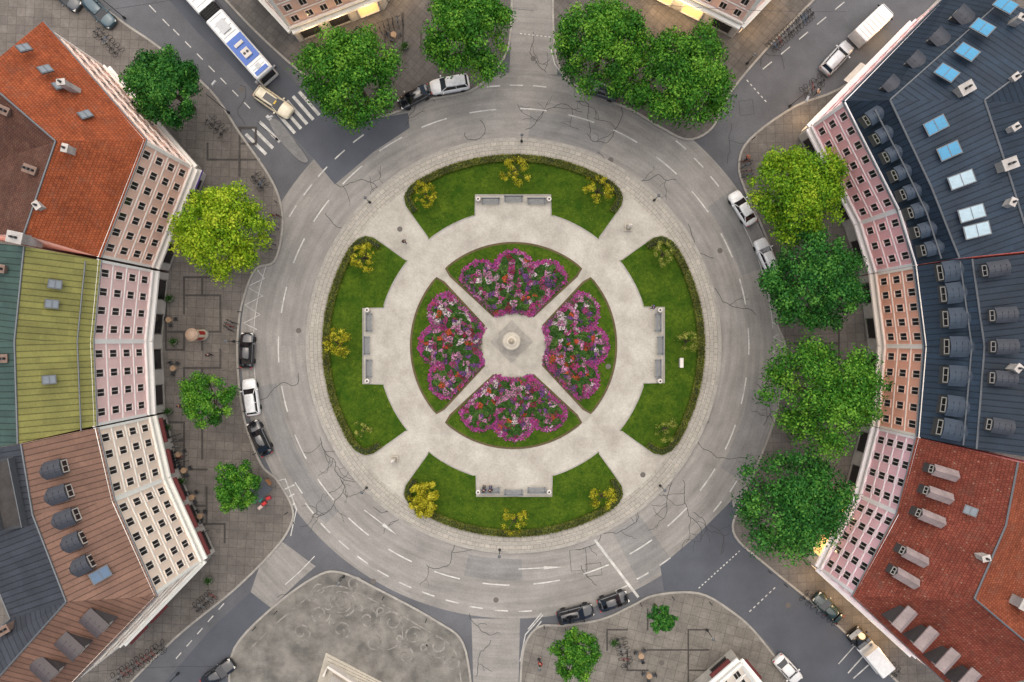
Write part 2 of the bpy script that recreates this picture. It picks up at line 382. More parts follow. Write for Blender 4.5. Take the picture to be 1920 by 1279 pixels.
def L3(c): return np.array(lin(c)[:3])
for q in range(4):
    b=MB(); pl=[CP(x,y,q) for x,y in lawn]; b.prism(pl,0.1,0.165); struct(b.obj('lawn',[m_lawn]),'mown green lawn','lawn')
    b=MB(); b.ribbon(pl,0.14,0.12,closed=True,h=0.06); struct(b.obj('lawn_edging',[m_kerb]),'low stone lawn edging','kerb')
    hp=[(184,250),(194,266),(197,279),(188,293)]+arcpx(350,180,-180,60)+[(-188,293),(-197,279),(-194,266),(-184,250)]
    hw=[CP(x,y,q) for x,y in smoothline(hp,3)]
    e=empty('hedge',(*CP(0,350,q),0.165),'low clipped olive green hedge curving along the lawn edge','hedge',group='clipped hedges around the lawns')
    b=MB(); b.ribbon(hw,0.5,0.16,h=0.5); b.obj('branches',[M_plain('hedge_core',(34,46,16),0.95)],e)
    hw=np.array(hw); n=10000; i=rng.integers(0,len(hw)-1,n); t=rng.random(n)[:,None]
    base=hw[i]*(1-t)+hw[i+1]*t; d=hw[i+1]-hw[i]; nn=np.stack([-d[:,1],d[:,0]],1); nn/=np.linalg.norm(nn,axis=1,keepdims=True)+1e-9
    off=rng.uniform(-0.42,0.42,n); z=0.2+0.5*rng.random(n)**0.4+0.06*rng.normal(size=n)
    pos=np.concatenate([base+nn*off[:,None],z[:,None]],1)
    tone=rng.random(n)[:,None]; cl=np.sin(base[:,:1]*1.7)*np.sin(base[:,1:2]*2.1+1)
    col=L3((66,84,24))*(1-tone)+L3((122,122,48))*tone; col=col*(1+0.3*cl)
    nr=np.concatenate([nn*off[:,None]*1.2,np.ones((n,1))],1)+rng.normal(size=(n,3))*0.5
    me=leafmesh('leaves',pos-np.array(WL[e.name]),nr,rng.uniform(0.07,0.14,n),col); link('leaves',me,e)
def bedline(r):
    o=18; y=(2*o+math.sqrt(4*o*o-8*(o*o-r*r)))/4; return (y-o,y)
for q in range(4):
    xo,yo=bedline(192); xi,yi=bedline(66)
    poly=arcpx(192,-xo,xo,36)+[((xo-8)*1.0,yo-14)]+arcpx(66,xi,-xi,8)+[(-(xo-8),yo-14)]
    pw=[CP(x,y,q) for x,y in poly]
    b=MB(); b.prism(pw,0.1,0.17); struct(b.obj('bed_grass',[m_lawn]),'grass border around flower bed','lawn')
    b=MB(); b.ribbon(pw,0.26,0.13,closed=True,h=0.055); struct(b.obj('bed_edging',[m_soil]),'brown edging of the flower bed','kerb')
    circs=[(-62,122,37),(0,139,38),(62,122,37),(-34,92,37),(34,92,37),(0,108,40),(0,80,30)]
    N=62000; xy=np.stack([rng.uniform(-108,108,N),rng.uniform(50,188,N)],1)
    wob=1.8*np.sin(xy[:,0]*0.33+q)*np.sin(xy[:,1]*0.29)+1.8*np.sin(xy[:,0]*0.9+2*q)*np.cos(xy[:,1]*0.8)
    sdc=np.max([c[2]-np.hypot(xy[:,0]-c[0],xy[:,1]-c[1]) for c in circs],0)+wob
    k1=(xy[:,1]-22-np.abs(xy[:,0]))*0.707; k2=np.hypot(xy[:,0],xy[:,1])-62
    sd=np.minimum(sdc,np.minimum(k1,k2)+wob*0.5); ok=sd>rng.uniform(-3,2,N); xy=xy[ok]; sd=sd[ok]; k2=k2[ok]; sdc=sdc[ok]; n=len(xy)
    NC=260
    cc=xy[rng.integers(0,n,NC)]; ty=rng.choice(8,NC,p=[.25,.18,.15,.16,.10,.04,.08,.04])
    d=((xy[:,None,:]-cc[None])**2).sum(2); near=d.argmin(1); dn=np.sqrt(d.min(1)); tt=ty[near]
    green=rng.random(n)<0.36
    pal=np.array([L3(c) for c in [(62,100,40),(92,124,56),(184,66,134),(214,146,186),(134,80,150),(210,90,64),(232,210,218),(150,40,78)]])
    col=pal[tt]*rng.uniform(0.6,1.45,(n,1)); col[green]=(L3((54,92,32))*rng.uniform(0.5,1.7,(n,1)))[green]
    ew=rng.uniform(1,12,NC)[near]
    edge=(sdc<ew)&(rng.random(n)<0.66); mg=L3((198,66,148))*rng.uniform(0.5,1.4,(n,1)); pk=rng.random(n)<0.4
    mg[pk]=(L3((184,98,170))*rng.uniform(0.6,1.4,(n,1)))[pk]; col[edge]=mg[edge]
    e2=(~edge)&(sd<6)&(rng.random(n)<0.4); col[e2]=(L3((172,78,146))*rng.uniform(0.5,1.3,(n,1)))[e2]
    hc=rng.uniform(0.3,0.9,NC)[near]
    z=0.2+np.clip(sdc/12,0,1)*0.3+hc*np.clip(sd/14,0.3,1)*np.clip(1.2-dn/14,0.2,1)*rng.uniform(0.7,1.0,n)
    wp=np.array([CP(x,y,q) for x,y in xy]); pos=np.concatenate([wp,z[:,None]],1)
    cen=CP(0,120,q); pos-=np.array([cen[0],cen[1],0.17])
    nr=np.stack([np.zeros(n),np.zeros(n),np.ones(n)],1)+rng.normal(size=(n,3))*0.55
    me=leafmesh('flower_bed',pos,nr,rng.uniform(0.05,0.13,n),col,0.8)
    top(link('flower_bed',me,None,(cen[0],cen[1],0.17)),'clover-shaped bed of magenta, purple and pink flowers','flower bed','clover-shaped flower beds','stuff')
b=MB(); b.prism(circ(R(60),60),0.1,0.15); struct(b.obj('monument_plaza',[m_path]),'round stone plaza','pavement')
b=MB()
for k in range(4):
    a=math.pi/4+k*math.pi/2; p=[(CX+math.cos(a)*R(r),CY+math.sin(a)*R(r)) for r in (58,196)]
    b.ribbon(p,R(21),0.131)
struct(b.obj('diagonal_path',[m_path]),'narrow stone paths between flower beds','path')
mc=W(959,640); e=empty('monument',(mc[0],mc[1],0.15),'round stone monument on stepped square granite base','monument')
b=MB(); b.box((mc[0],mc[1],.21),(3.7,3.7,.12),rz=math.pi/4)
b.lathe((mc[0],mc[1],.27),[(1.75,0),(1.75,.15)],8); b.lathe((mc[0],mc[1],.42),[(1.45,0),(1.45,.14)],24)
b.obj('steps',[m_dstone],e)
b=MB(); b.lathe((mc[0],mc[1],0.56),[(1.15,0),(1.15,0.2),(1.0,0.3),(0.7,0.45),(0.66,1.5),(0.95,1.7),(1.02,1.8),(1.02,1.9),(0.9,1.92)],32); b.obj('pedestal',[m_stone],e)
b=MB(); b.lathe((mc[0],mc[1],2.48),[(0.62,0),(0.6,0.12),(0.4,0.18)],24); b.obj('capstone',[M_noise('monument_pale',(216,206,188),0.1,2,8)],e)
b=MB(); b.lathe((mc[0],mc[1],2.66),[(0.2,0),(0.19,0.1),(0.36,0.2),(0.33,0.36),(0.11,0.46),(0.1,0.54),(0.15,0.62),(0.16,0.72),(0.13,0.84),(0.04,0.9)],16); b.obj('bust',[M_noise('bust_marble',(190,178,156),0.15,2,8)],e,smooth=True)
# ------------------------------------------------------------ road markings
b=MB()
def mk(pts,w=0.2): b.ribbon([W2(*p) for p in pts],w,0.02+0.0003*(len(b.f)%7))
MC=(963,650)
def arcdash(ang,r,L,w=0.16):
    da=L/r; pts=[]
    for i in range(5):
        a=ang-da/2+da*i/4; pts.append(W2(MC[0]+r*math.cos(a),MC[1]+r*math.sin(a)))
    b.ribbon(pts,w,0.02)
inner=[(560,470),(532,562),(522,655),(533,748),(563,838),(610,918),(672,988),(750,1042),(838,1079),(930,1096),(1025,1092),(1118,1068),(1202,1026),(1270,970),(1327,900),(1370,820),(1395,733),(1404,640),(1393,547),(1363,460),(1313,378),(1250,310),(1173,255),(1090,222),(1000,205),(905,208),(814,230),(732,270),(660,328),(602,395)]
for x,y in inner: arcdash(math.atan2(y-MC[1],x-MC[0]),math.hypot(x-MC[0],y-MC[1]),50)
outer=[(925,162),(968,160),(1012,162),(672,260),(637,290),(605,322),(577,356),(549,396),(1310,305),(1340,340),(1277,272),(1375,912),(1345,950),(1247,1053),(1205,1080),(985,1146),(940,1145),(893,1139),(848,1128),(803,1114),(760,1097),(718,1075),(680,1050),(645,1022),(610,990),(580,953),(560,915),(1165,1103)]
for x,y in outer: arcdash(math.atan2(y-MC[1],x-MC[0]),math.hypot(x-MC[0],y-MC[1]),25)
def solid(a0,a1,r,w=0.14):
    n=30; b.ribbon([W2(MC[0]+r*math.cos(math.radians(a0+(a1-a0)*i/n)),MC[1]+r*math.sin(math.radians(a0+(a1-a0)*i/n))) for i in range(n+1)],w,0.021)
solid(168,205,488,0.08); solid(-28,-4,487,0.08)
for i in range(5):
    cx_,cy_=467+i*13,282-i*11.5; mk([(cx_-19,cy_-19),(cx_+19,cy_+19)],0.4)
for i in range(5):
    cx_,cy_=534+i*11.5,228-i*8.5; mk([(cx_-19,cy_-22),(cx_+19,cy_+22)],0.4)
mk([(482,506),(496,522),(463,538),(493,555),(459,572),(488,590),(457,606),(482,618)],0.13)
mk([(1448,605),(1478,618),(1450,632),(1477,646),(1449,660),(1472,676)],0.13)
mk([(505,905),(535,898),(556,955),(545,1005)],0.13)
for y in (915,932,950,968,985): mk([(522+(y-915)*0.25,y+8),(552,y-6)],0.16)
mk([(1115,1012),(1197,1120)],0.32)
def dashes(p,q,n,fr=0.5,w=0.13):
    for i in range(n):
        a=i/n; c=a+fr/n; mk([(p[0]+(q[0]-p[0])*a,p[1]+(q[1]-p[1])*a),(p[0]+(q[0]-p[0])*c,p[1]+(q[1]-p[1])*c)],w)
dashes((1310,1103),(1390,1030),14); dashes((1405,1147),(1457,1098),7); dashes((975,63),(1036,70),8)
dashes((325,55),(480,215),7,0.5); dashes((1400,150),(1440,195),6)
mk([(535,1096),(562,1072),(590,1043)],0.1); dashes((330,1235),(430,1120),5)
mk([(1590,1262),(1632,1215)],0.15); mk([(1600,1272),(1645,1232)],0.15); mk([(1572,1245),(1612,1200)],0.12)
mk([(1033,92),(1040,120),(1060,148),(1090,168)],0.12); mk([(1050,130),(1100,150)],0.1); mk([(930,120),(905,155)],0.1)
dashes((1430,130),(1600,-10),5,0.5); dashes((280,10),(330,62),2)
for y in (1155,1170,1190,1210): mk([(990,y+25),(1015,y-5)],0.14)
mk([(975,1240),(985,1190),(1018,1153)],0.13)
def arrow(p,q):
    v=Vector((q[0]-p[0],q[1]-p[1])).normalized(); n=Vector((-v.y,v.x)); L=math.hypot(q[0]-p[0],q[1]-p[1])
    mk([p,(p[0]+v.x*L*.7,p[1]+v.y*L*.7)],0.12)
    t=[q,(p[0]+v.x*L*.58+n.x*3.2,p[1]+v.y*L*.58+n.y*3.2),(p[0]+v.x*L*.58-n.x*3.2,p[1]+v.y*L*.58-n.y*3.2)]
    b.prism([W2(*a) for a in t],0,0.024,top_only=True)
arrow((683,956),(744,1003)); arrow((972,1067),(1054,1063))
struct(b.obj('road_markings',[m_mark]),'white painted road markings','road marking')
b=MB()
def crack(px,py,ang,L,br=2,w=0.07):
    x,y=px,py; pts=[W2(x,y)]; n=int(L/5)
    for i in range(n):
        ang+=random.gauss(0,0.35); x+=5*math.cos(ang); y+=5*math.sin(ang); pts.append(W2(x,y))
        if br>0 and random.random()<0.13: crack(x,y,ang+random.choice([-1,1])*random.uniform(0.6,1.3),L*0.4,br-1,w*0.75)
    if len(pts)>1: b.ribbon(pts,w,0.0165+0.0002*(len(b.f)%9))
random.seed(11)
for (x,y,a,L) in [(985,243,0.1,130),(1100,250,0.4,130),(1120,285,0.5,120),(1180,330,0.7,100),(1080,190,0.2,90),(630,345,1.0,110),(640,440,-1.0,90),(610,400,1.2,60),(1345,700,1.7,150),(1330,790,2.0,120),(1280,900,0.8,130),(1300,960,1.2,90),(1260,905,2.5,80),(1330,985,0.3,70),(600,820,1.1,120),(560,700,1.6,140),(700,950,0.6,90),(1400,300,1.0,70),(1370,230,0.6,80),(900,225,0.1,80),(1340,540,1.5,100),(1290,420,1.0,90),(800,1060,0.3,110),(880,1150,1.5,60),(1080,1030,0.2,70),(1090,1060,1.5,50),(1200,190,0.5,100),(760,235,-0.4,90),(430,370,0.9,60),(1130,1000,0.1,90),(1420,720,1.6,90),(590,560,1.6,60),(640,900,0.8,100),(450,160,0.8,90),(1470,130,-0.8,110),(520,1120,-0.7,90),(920,1200,1.5,80),(1000,60,1.5,90)]: crack(x,y,a,L)
for x,y,w_,h_ in ((1068,1032,30,36),(1098,1058,28,20),(1385,190,26,24)): b.ribbon([W2(x,y),W2(x+w_,y-3),W2(x+w_+3,y+h_),W2(x+3,y+h_+3)],0.07,0.019,closed=True)
struct(b.obj('road_cracks',[m_crack]),'tar-sealed cracks in the asphalt','road')
b=MB()
for x,y in ((453,168),(415,222),(750,430),(1140,687),(1205,890),(1392,1018),(560,620),(1350,470),(930,1125),(700,1090),(1145,300),(410,995),(355,905),(1240,1242),(1478,1135),(1000,110)):
    hi=0.18 if (x,y)==(1140,687) else 0.14 if (x,y) in ((750,430),(1205,890),(410,995),(355,905),(1240,1242)) else 0.022
    b.lathe((*W2(x,y),0.0),[(0.34,hi-.005),(0.28,hi)],16)
struct(b.obj('manhole_cover',[M_plain('iron_cover',(98,92,86),0.7)]),'round iron manhole covers','road')
# ------------------------------------------------------------ buildings
K_G=K
def window_mesh(w,h,frame,key,cross=True):
    b=MB(); d=0.07; f=0.1
    b.box((0,0.012,0),(w,0.02,h),1)
    b.box((-w/2-f/2,d/2,0),(f,d,h+2*f),0); b.box((w/2+f/2,d/2,0),(f,d,h+2*f),0)
    b.box((0,d/2,h/2+f/2),(w,d,f),0); b.box((0,0.07,-h/2-0.04),(w,0.14,0.08),0)
    if cross: b.box((0,0.035,0),(0.07,0.03,h),2)
    return b.mesh(key,[frame,m_glass,m_trim])
def place(name,me,parent,loc,rz,label=None):
    o=bpy.data.objects.new(name,me); COL.objects.link(o); o.parent=parent
    pl=WL[parent.name]; o.location=(loc[0]-pl[0],loc[1]-pl[1],loc[2]-pl[2]); o.rotation_euler=(0,0,rz); WL[o.name]=tuple(loc)
    return o
SHOP=window_mesh(2.4,2.2,m_dstone,'shop_window_mesh',False)
def shoplit():
    b=MB(); b.box((0,0.03,0),(2.4,0.05,2.2),1)
    for x in (-1.27,1.27): b.box((x,0.08,0),(0.14,0.16,2.5),0)
    b.box((0,0.08,1.18),(2.4,0.16,0.15),0); b.box((0,0.12,-1.15),(2.4,0.2,0.1),0)
    return b.mesh('lit_shop',[m_trim,m_lit])
SHOPL=shoplit()
def awning_mesh(c,key,dp):
    b=MB(); vs=[(-1.5,0.05,0.5),(1.5,0.05,0.5),(1.5,dp,0.1),(-1.5,dp,0.1),(-1.5,dp,-0.12),(1.5,dp,-0.12)]
    b.add(vs,[(0,3,2,1),(3,4,5,2)],0)
    for x in (-1.48,1.48): b.tube((x,0.05,0.1),(x,dp,0.1),0.03,n=5,mi=1)
    return b.mesh(key,[M_plain(key,c,0.9),m_metal])
AWR=awning_mesh((104,44,44),'red_awning',0.8); AWW=awning_mesh((222,212,198),'cream_awning',1.1)
shoplights=[]
def building(name,label,strips,interior,wallc,trimc,nf,roofmats,spacing=1.7,ww=0.76,wh=1.28,zg=4.2,lit=0.0,awn=None,basec=(186,180,170),wallpx=False,awp=0.5):
    global K
    P=[[Vector((*W2(x,y,0 if wallpx else z),z)) for x,y in pts] for pts,z in strips]
    eave=P[0]; ze=strips[0][1]; I=Vector((*W2(*interior,0 if wallpx else ze),0))
    c=sum(eave,Vector((0,0,0)))/len(eave)
    e=empty('apartment_building',(c.x,c.y,0),label,'building')
    K=1.0
    mw=M_noise('wall_'+name,wallc,0.06,0.5,5,0.85,0.05); mt=M_noise('trim_'+name,trimc,0.05,1,6,0.75,0.0); mb=M_noise('base_'+name,basec,0.15,1,6,0.8,0.1)
    mf=M_noise('frame_'+name,tuple((a+c_)/2 for a,c_ in zip(trimc,wallc)),0.05,1,6,0.75,0.0)
    K=K_G
    wm=window_mesh(ww,wh,mf,'window_'+name)
    b=MB(); bt=MB(); n=len(eave)
    for i in range(n-1):
        p,q=eave[i].to_2d(),eave[i+1].to_2d(); d=q-p; L=d.length; t=d/L; nr=Vector((-t.y,t.x))
        if nr.dot((p+q)/2-I.to_2d())<0: nr=-nr
        def quad(z0,z1,o,mi): b.add([(p.x+nr.x*o,p.y+nr.y*o,z0),(q.x+nr.x*o,q.y+nr.y*o,z0),(q.x+nr.x*o,q.y+nr.y*o,z1),(p.x+nr.x*o,p.y+nr.y*o,z1)],[(0,1,2,3)],mi)
        quad(0,zg,0,1); quad(zg,ze,0,0)
        ang=math.atan2(nr.y,nr.x)-math.pi/2; mid=(p+q)/2
        def band(z,h,dep,mi=0,LL=None): bt.box((mid.x+nr.x*dep/2,mid.y+nr.y*dep/2,z),((LL or L),dep,h),mi,ang)
        band(zg,0.3,0.25); band(ze-0.25,0.3,0.2,0,L+0.1); band(3.35,0.3,0.5)
        fh=(ze-0.5-zg)/nf
        for k in range(1,nf): band(zg+k*fh,0.16,0.07)
        nc=max(2,int(round((L-0.8)/spacing))); sp=(L-0.6)/nc
        for a in (0.12,L-0.12): bt.box((p.x+t.x*a+nr.x*0.07,p.y+t.y*a+nr.y*0.07,(zg+ze)/2),(0.3,0.13,ze-zg-0.9),0,ang)
        for k in range(nf):
            for j in range(nc):
                pos=p+t*(0.3+sp*(j+0.5)); place('window',wm,e,(pos.x,pos.y,zg+fh*(k+0.5)+0.08),ang)
        ns=max(1,int(L/3.4)); ss=L/ns
        for j in range(ns):
            pos=p+t*(ss*(j+0.5)); L_=random.random()<lit
            place('shop_window',SHOPL if L_ else SHOP,e,(pos.x,pos.y,1.7),ang)
            if awn and random.random()<awp: place('awning',awn,e,(pos.x,pos.y,3.5-0.7),ang)
            if L_:
                pp=pos+nr*1.2; shoplights.append((pp.x,pp.y,2.4))
    for end in (0,-1):
        prof=[P[k][end] for k in range(len(P))]
        poly=[(prof[0].x,prof[0].y,0)]+[tuple(v) for v in prof]+[(prof[-1].x,prof[-1].y,0)]
        b.add(poly,[tuple(range(len(poly)))],0)
    bk=P[-1]
    for i in range(n-1): b.add([(bk[i].x,bk[i].y,0),(bk[i+1].x,bk[i+1].y,0),tuple(bk[i+1]),tuple(bk[i])],[(0,1,2,3)],0)
    b.obj('wall',[mw,mb],e); bt.obj('cornice',[mt],e)
    for k in range(len(P)-1):
        rb=MB(); uvs=[]
        A=[v.copy() for v in P[k]]; B=P[k+1]
        if k==0:
            for i in range(n):
                dd=(A[i]-B[i]); dd.normalize(); A[i]=A[i]+dd*0.5
        u=0
        for i in range(n-1):
            L=(P[k][i+1]-P[k][i]).length
            tdir=(A[i+1]-A[i]).normalized()
            q=[A[i],A[i+1],B[i+1],B[i]]
            rb.add([tuple(a+Vector((0,0,0.03))) for a in q],[(0,1,2,3)],0)
            nrm=(q[1]-q[0]).cross(q[3]-q[0]).normalized(); vd=nrm.cross(tdir)
            for a in q: uvs.append((u+(a-A[i]).dot(tdir),(a-A[i]).dot(vd)))
            u+=L
        rb.obj('roof',[roofmats[k]],e,uvs=uvs)
        rc=MB()
        for i in range(n-1): rc.tube(B[i]+Vector((0,0,0.06)),B[i+1]+Vector((0,0,0.06)),0.1,n=6)
        rc.obj('ridge',[m_metal],e)
        if k==0:
            rc=MB()
            for i in range(n-1): rc.tube(A[i],A[i+1],0.08,n=6)
            rc.obj('gutter',[m_metal],e)
    return e
r_orange=M_tile('tile_orange',(172,92,56),(152,78,48)); r_rust_d=M_tile('tile_rust_dark',(112,78,64),(96,66,56)); r_brown_o=M_seam('seam_brown_dark',(104,70,58),0.6)
r_olive=M_seam('seam_olive',(130,128,66),0.62); r_teal=M_seam('seam_teal',(64,86,80),0.62)
r_brown=M_seam('seam_brown',(130,98,82),0.6); r_grey=M_seam('seam_grey',(60,64,72),0.6)
r_slate=M_seam('seam_slate',(34,52,70),0.62,0.6,0.3); r_slate2=M_seam('seam_slate_dark',(28,44,60),0.62,0.6,0.3)
r_red=M_tile('tile_red',(142,76,60),(122,60,48),(170,140,120)); r_red2=M_tile('tile_rust',(152,84,58),(132,68,46))
BW1=building('w1','corner apartment house with salmon facade and orange tiled roof',
 [([(75,45),(265,262),(180,480)],15),([(-40,140),(105,265),(45,440)],19),([(-140,230),(0,300),(-60,440)],16)],(60,260),(255,200,180),(255,236,226),4,[r_orange,r_rust_d],1.75)
BW2=building('w2','apartment terrace with pale pink facade and olive metal roof',
 [([(180,486),(165,640),(172,800)],15),([(46,462),(28,640),(34,832)],18.6),([(-60,450),(-80,640),(-70,850)],16)],(60,640),(255,206,200),(255,240,234),4,[r_olive,r_teal],1.8,awn=AWW,awp=0.4)
BW3=building('w3','apartment terrace with peach facade and brown metal roof',
 [([(174,804),(205,940),(285,1118),(110,1300)],15),([(40,832),(62,965),(125,1128),(-20,1290)],18.8),([(-70,850),(-50,990),(20,1160),(-120,1280)],16.5)],(120,1000),(255,222,202),(255,242,232),4,[r_brown,r_grey],1.8,awn=AWR)
BE1=building('e1','apartment house with pink facade and dark slate-blue metal roof',
 [([(1805,-30),(1588,190),(1690,392),(1722,496)],12.5),([(1880,0),(1668,188),(1745,350),(1798,484)],15.6),([(2020,60),(1845,188),(1895,340),(1935,470)],17.8),([(2150,100),(2000,200),(2050,350),(2080,470)],16)],(1700,250),(246,182,184),(255,236,234),3,[r_slate2,r_slate,r_slate2],1.75,lit=0.12,awn=AWW,awp=0.3)
BE2=building('e2','apartment terrace with salmon facade and slate metal roof',
 [([(1722,498),(1741,650),(1727,820)],12.5),([(1822,486),(1845,650),(1830,842)],16),([(1950,474),(1985,650),(1960,862)],18.2),([(2080,470),(2100,650),(2080,880)],16)],(1850,650),(252,178,152),(255,232,220),3,[r_slate,r_slate2,r_slate],1.75,lit=0.1,awn=AWW,awp=0.3)
BE3=building('e3','corner apartment house with rose facade and red tiled roof',
 [([(1727,822),(1690,965),(1607,1118),(1805,1300)],12.5),([(1908,866),(1885,985),(1826,1122),(1990,1260)],17.2),([(2080,900),(2050,1020),(1990,1130),(2120,1220)],15)],(1800,1000),(246,194,202),(255,238,238),4,[r_red,r_red2],1.75,lit=0.5)
BN1=building('n1','corner apartment house with peach facade and lit shopfronts',
 [([(478,-12),(563,80),(722,18),(752,-45)],15),([(530,-130),(590,-60),(690,-90),(720,-140)],18)],(640,-60),(254,200,178),(255,238,226),4,[r_grey],1.9,lit=0.5,wallpx=True)
BN2=building('n2','corner apartment house with cream and red facade',
 [([(1180,-60),(1212,-8),(1372,72),(1455,-15)],15),([(1230,-120),(1260,-80),(1360,-40),(1400,-110)],18)],(1340,-60),(250,204,190),(255,242,236),4,[r_grey],1.9,lit=0.5,wallpx=True)
BS1=building('s1','white rendered corner house beside a paved square',
 [([(1262,1310),(1370,1216),(1448,1310)],12.5),([(1330,1380),(1372,1330),(1410,1380)],15)],(1372,1330),(248,232,218),(250,244,238),4,[r_red],1.8,wallpx=True,awn=AWR)
tc=W(660,1262); te=empty('theatre_portico',(tc[0],tc[1],0.12),'pale stone theatre entrance steps with balustrade','building')
b=MB()
for k in range(5): b.prism([W2(*p) for p in [(590+k*6,1300),(612+k*2,1222+k*7),(760-k*4,1300)]],0.12,0.27+k*0.15)
b.obj('steps',[m_stone],te)
b=MB(); pw=[W2(*p) for p in [(622,1300),(628,1256),(690,1300)]]
b.prism(pw,0.87,3.6); b.obj('porch',[m_trim],te)
b=MB(); pw=[W2(*p) for p in [(612,1258),(620,1240),(712,1300)]]
b.ribbon(pw,0.3,0.6,h=0.9); b.obj('balustrade',[m_trim],te)
m_dwall=M_plain('dormer_side',(86,84,84),0.6)
def dormer_mesh(w,d,h,mat,key,gable=False):
    b=MB(); b.box((0,-d/2,h/2-0.7),(w,d,h+1.4),1)
    n=7; prof=[]
    for i in range(n):
        t=i/(n-1); x=(t-0.5)*(w+0.24)
        z=h+ (0.5*(1-abs(2*t-1)) if gable else 0.3*math.sin(math.pi*t))
        prof.append((x,z))
    secs=[]
    for y in (0.2,-d-0.4):
        secs.append([(x,y,z+0.08) for x,z in prof]+[(x,y,z-0.06) for x,z in prof[::-1]])
    b.loft(secs,0)
    for k in range(1,int((d+0.4)/0.6)+1): b.box((0,0.2-k*0.6,h+(0.36 if not gable else 0.3)),(w*0.5,0.04,0.06),0)
    return b.mesh(key,[mat,m_dwall])
def dwin(w,h,key):
    b=MB(); b.box((0,0.02,0),(w*0.7,0.03,h*0.62),1)
    b.box((0,0.03,h*0.34),(w*0.84,0.06,0.1),0); b.box((0,0.03,-h*0.34),(w*0.84,0.06,0.1),0)
    for x in (-w*0.385,w*0.385): b.box((x,0.03,0),(0.1,0.06,h*0.6),0)
    b.box((0,0.04,0),(0.06,0.03,h*0.6),0)
    return b.mesh(key,[m_trim,m_glass])
def dormers(parent,items,w,d,h,mat,key,gable=False,z=17):
    me=dormer_mesh(w,d,h,mat,key,gable); wmesh=dwin(w,h,key+'_win')
    for x,y,ang in items:
        o=place('dormer',me,parent,W(x,y,z),ang)
        c=bpy.data.objects.new('window',wmesh); COL.objects.link(c); c.parent=o; c.location=(0,0.0,h*0.45)
def face(x,y,tx,ty):
    dx,dy=tx-x,-(ty-y); return math.atan2(dy,dx)-math.pi/2
C0=(963,648)
m_dgr=M_noise('dormer_dark',(56,60,70),0.2,1,5,0.6,0.0); m_dgl=M_noise('dormer_light',(158,142,140),0.2,1,5,0.6,0.0); m_dsl=M_noise('dormer_slate',(46,62,80),0.2,1,5,0.6,0.0); m_dbr=M_plain('dormer_bronze',(76,68,70),0.6)
dormers(BW3,[(x,y,face(x,y,*C0)) for x,y in [(128,872),(137,918),(150,962),(162,1005),(178,1048)]],1.5,1.8,1.2,m_dgr,'dormer_w3',z=16.6)
dormers(BW3,[(x,y,face(x,y,x+100,y+90)) for x,y in [(205,1172),(160,1215),(112,1258)]],1.6,1.9,1.2,m_dbr,'dormer_w3b',z=16.4)
dormers(BE1,[(x,y,face(x,y,*C0)) for x,y in [(1622,228),(1640,262),(1658,296),(1674,330),(1690,366),(1704,400),(1716,436),(1728,470)]],1.3,1.5,0.9,m_dsl,'dormer_e1',z=13.6)
dormers(BE1,[(x,y,face(x,y,x-100,y-95)) for x,y in [(1655,160),(1700,115),(1742,72),(1785,30)]],1.6,2.3,1.1,m_dgr,'dormer_e1b',z=13.8)
dormers(BE2,[(x,y,face(x,y,*C0)) for x,y in [(1758,512),(1764,552),(1768,598),(1770,650),(1768,703),(1764,758),(1757,800)]],1.9,2.5,1.1,m_dsl,'dormer_e2',z=14)
dormers(BE2,[(x,y,face(x,y,*C0)) for x,y in [(1842,508),(1856,592),(1858,650),(1856,708),(1850,795)]],1.3,1.6,0.9,m_dgr,'dormer_e2b',z=16.6)
dormers(BE3,[(x,y,face(x,y,*C0)) for x,y in [(1742,878),(1732,918),(1718,960),(1688,1030),(1672,1068)]],0.95,2.0,0.9,m_dgl,'dormer_e3',True,z=14)
dormers(BE3,[(x,y,face(x,y,x-90,y+100)) for x,y in [(1672,1168),(1712,1205),(1752,1245),(1790,1282)]],1.1,2.0,1.0,m_dgl,'dormer_e3b',True,z=14)
def skylight_mesh(w,l,key,g):
    b=MB(); b.box((0,0,0),(w+0.2,l+0.2,0.16),0); b.box((0,0,0.09),(w,l,0.04),1); b.box((0,0,0.12),(w,0.06,0.03),0); return b.mesh(key,[m_metal,g])
SKY1=skylight_mesh(1.2,1.8,'skylight_a',m_skyglass); SKY2=skylight_mesh(1.2,2.1,'skylight_b',M_plain('pale_glass',(170,196,208),0.1)); SKY3=skylight_mesh(0.7,1.0,'skylight_c',M_plain('grey_glass',(120,130,138),0.1)); SKY4=skylight_mesh(1.0,1.6,'skylight_d',M_plain('blue_grey_glass',(84,112,140),0.1))
def skyl(parent,me,x,y,z,out_ang,tilt):
    o=place('skylight',me,parent,W(x,y,z),out_ang); o.rotation_euler=(-tilt,0,out_ang)
for x,y in [(1755,235),(1780,283)]: skyl(BE1,SKY1,x,y,16.95,face(x,y,*C0),0.33)
for x,y in [(1803,337),(1822,400),(1832,432)]: skyl(BE1,SKY2,x,y,16.9,face(x,y,*C0),0.33)
for x,y in [(1775,137),(1813,98),(1842,52),(1885,10)]: skyl(BE1,SKY1,x,y,17.0,face(x,y,x-100,y-95),0.33)
for x,y,z in [(85,130,17.6),(112,160,17.2),(160,215,17.0),(45,90,17.6)]: skyl(BW1,SKY3,x,y,z,face(x,y,x+100,y-90),0.7)
for x,y,z in [(103,533,17.4),(97,570,17.4),(92,712,17.4)]: skyl(BW2,SKY3,x,y,z,face(x,y,*C0),0.7)
for x,y,z in [(188,1078,17.2)]: skyl(BW3,SKY4,x,y,z,face(x,y,*C0),0.7)
for x,y in [(1820,958)]: skyl(BE3,SKY3,x,y,16.2,face(x,y,*C0),0.6)
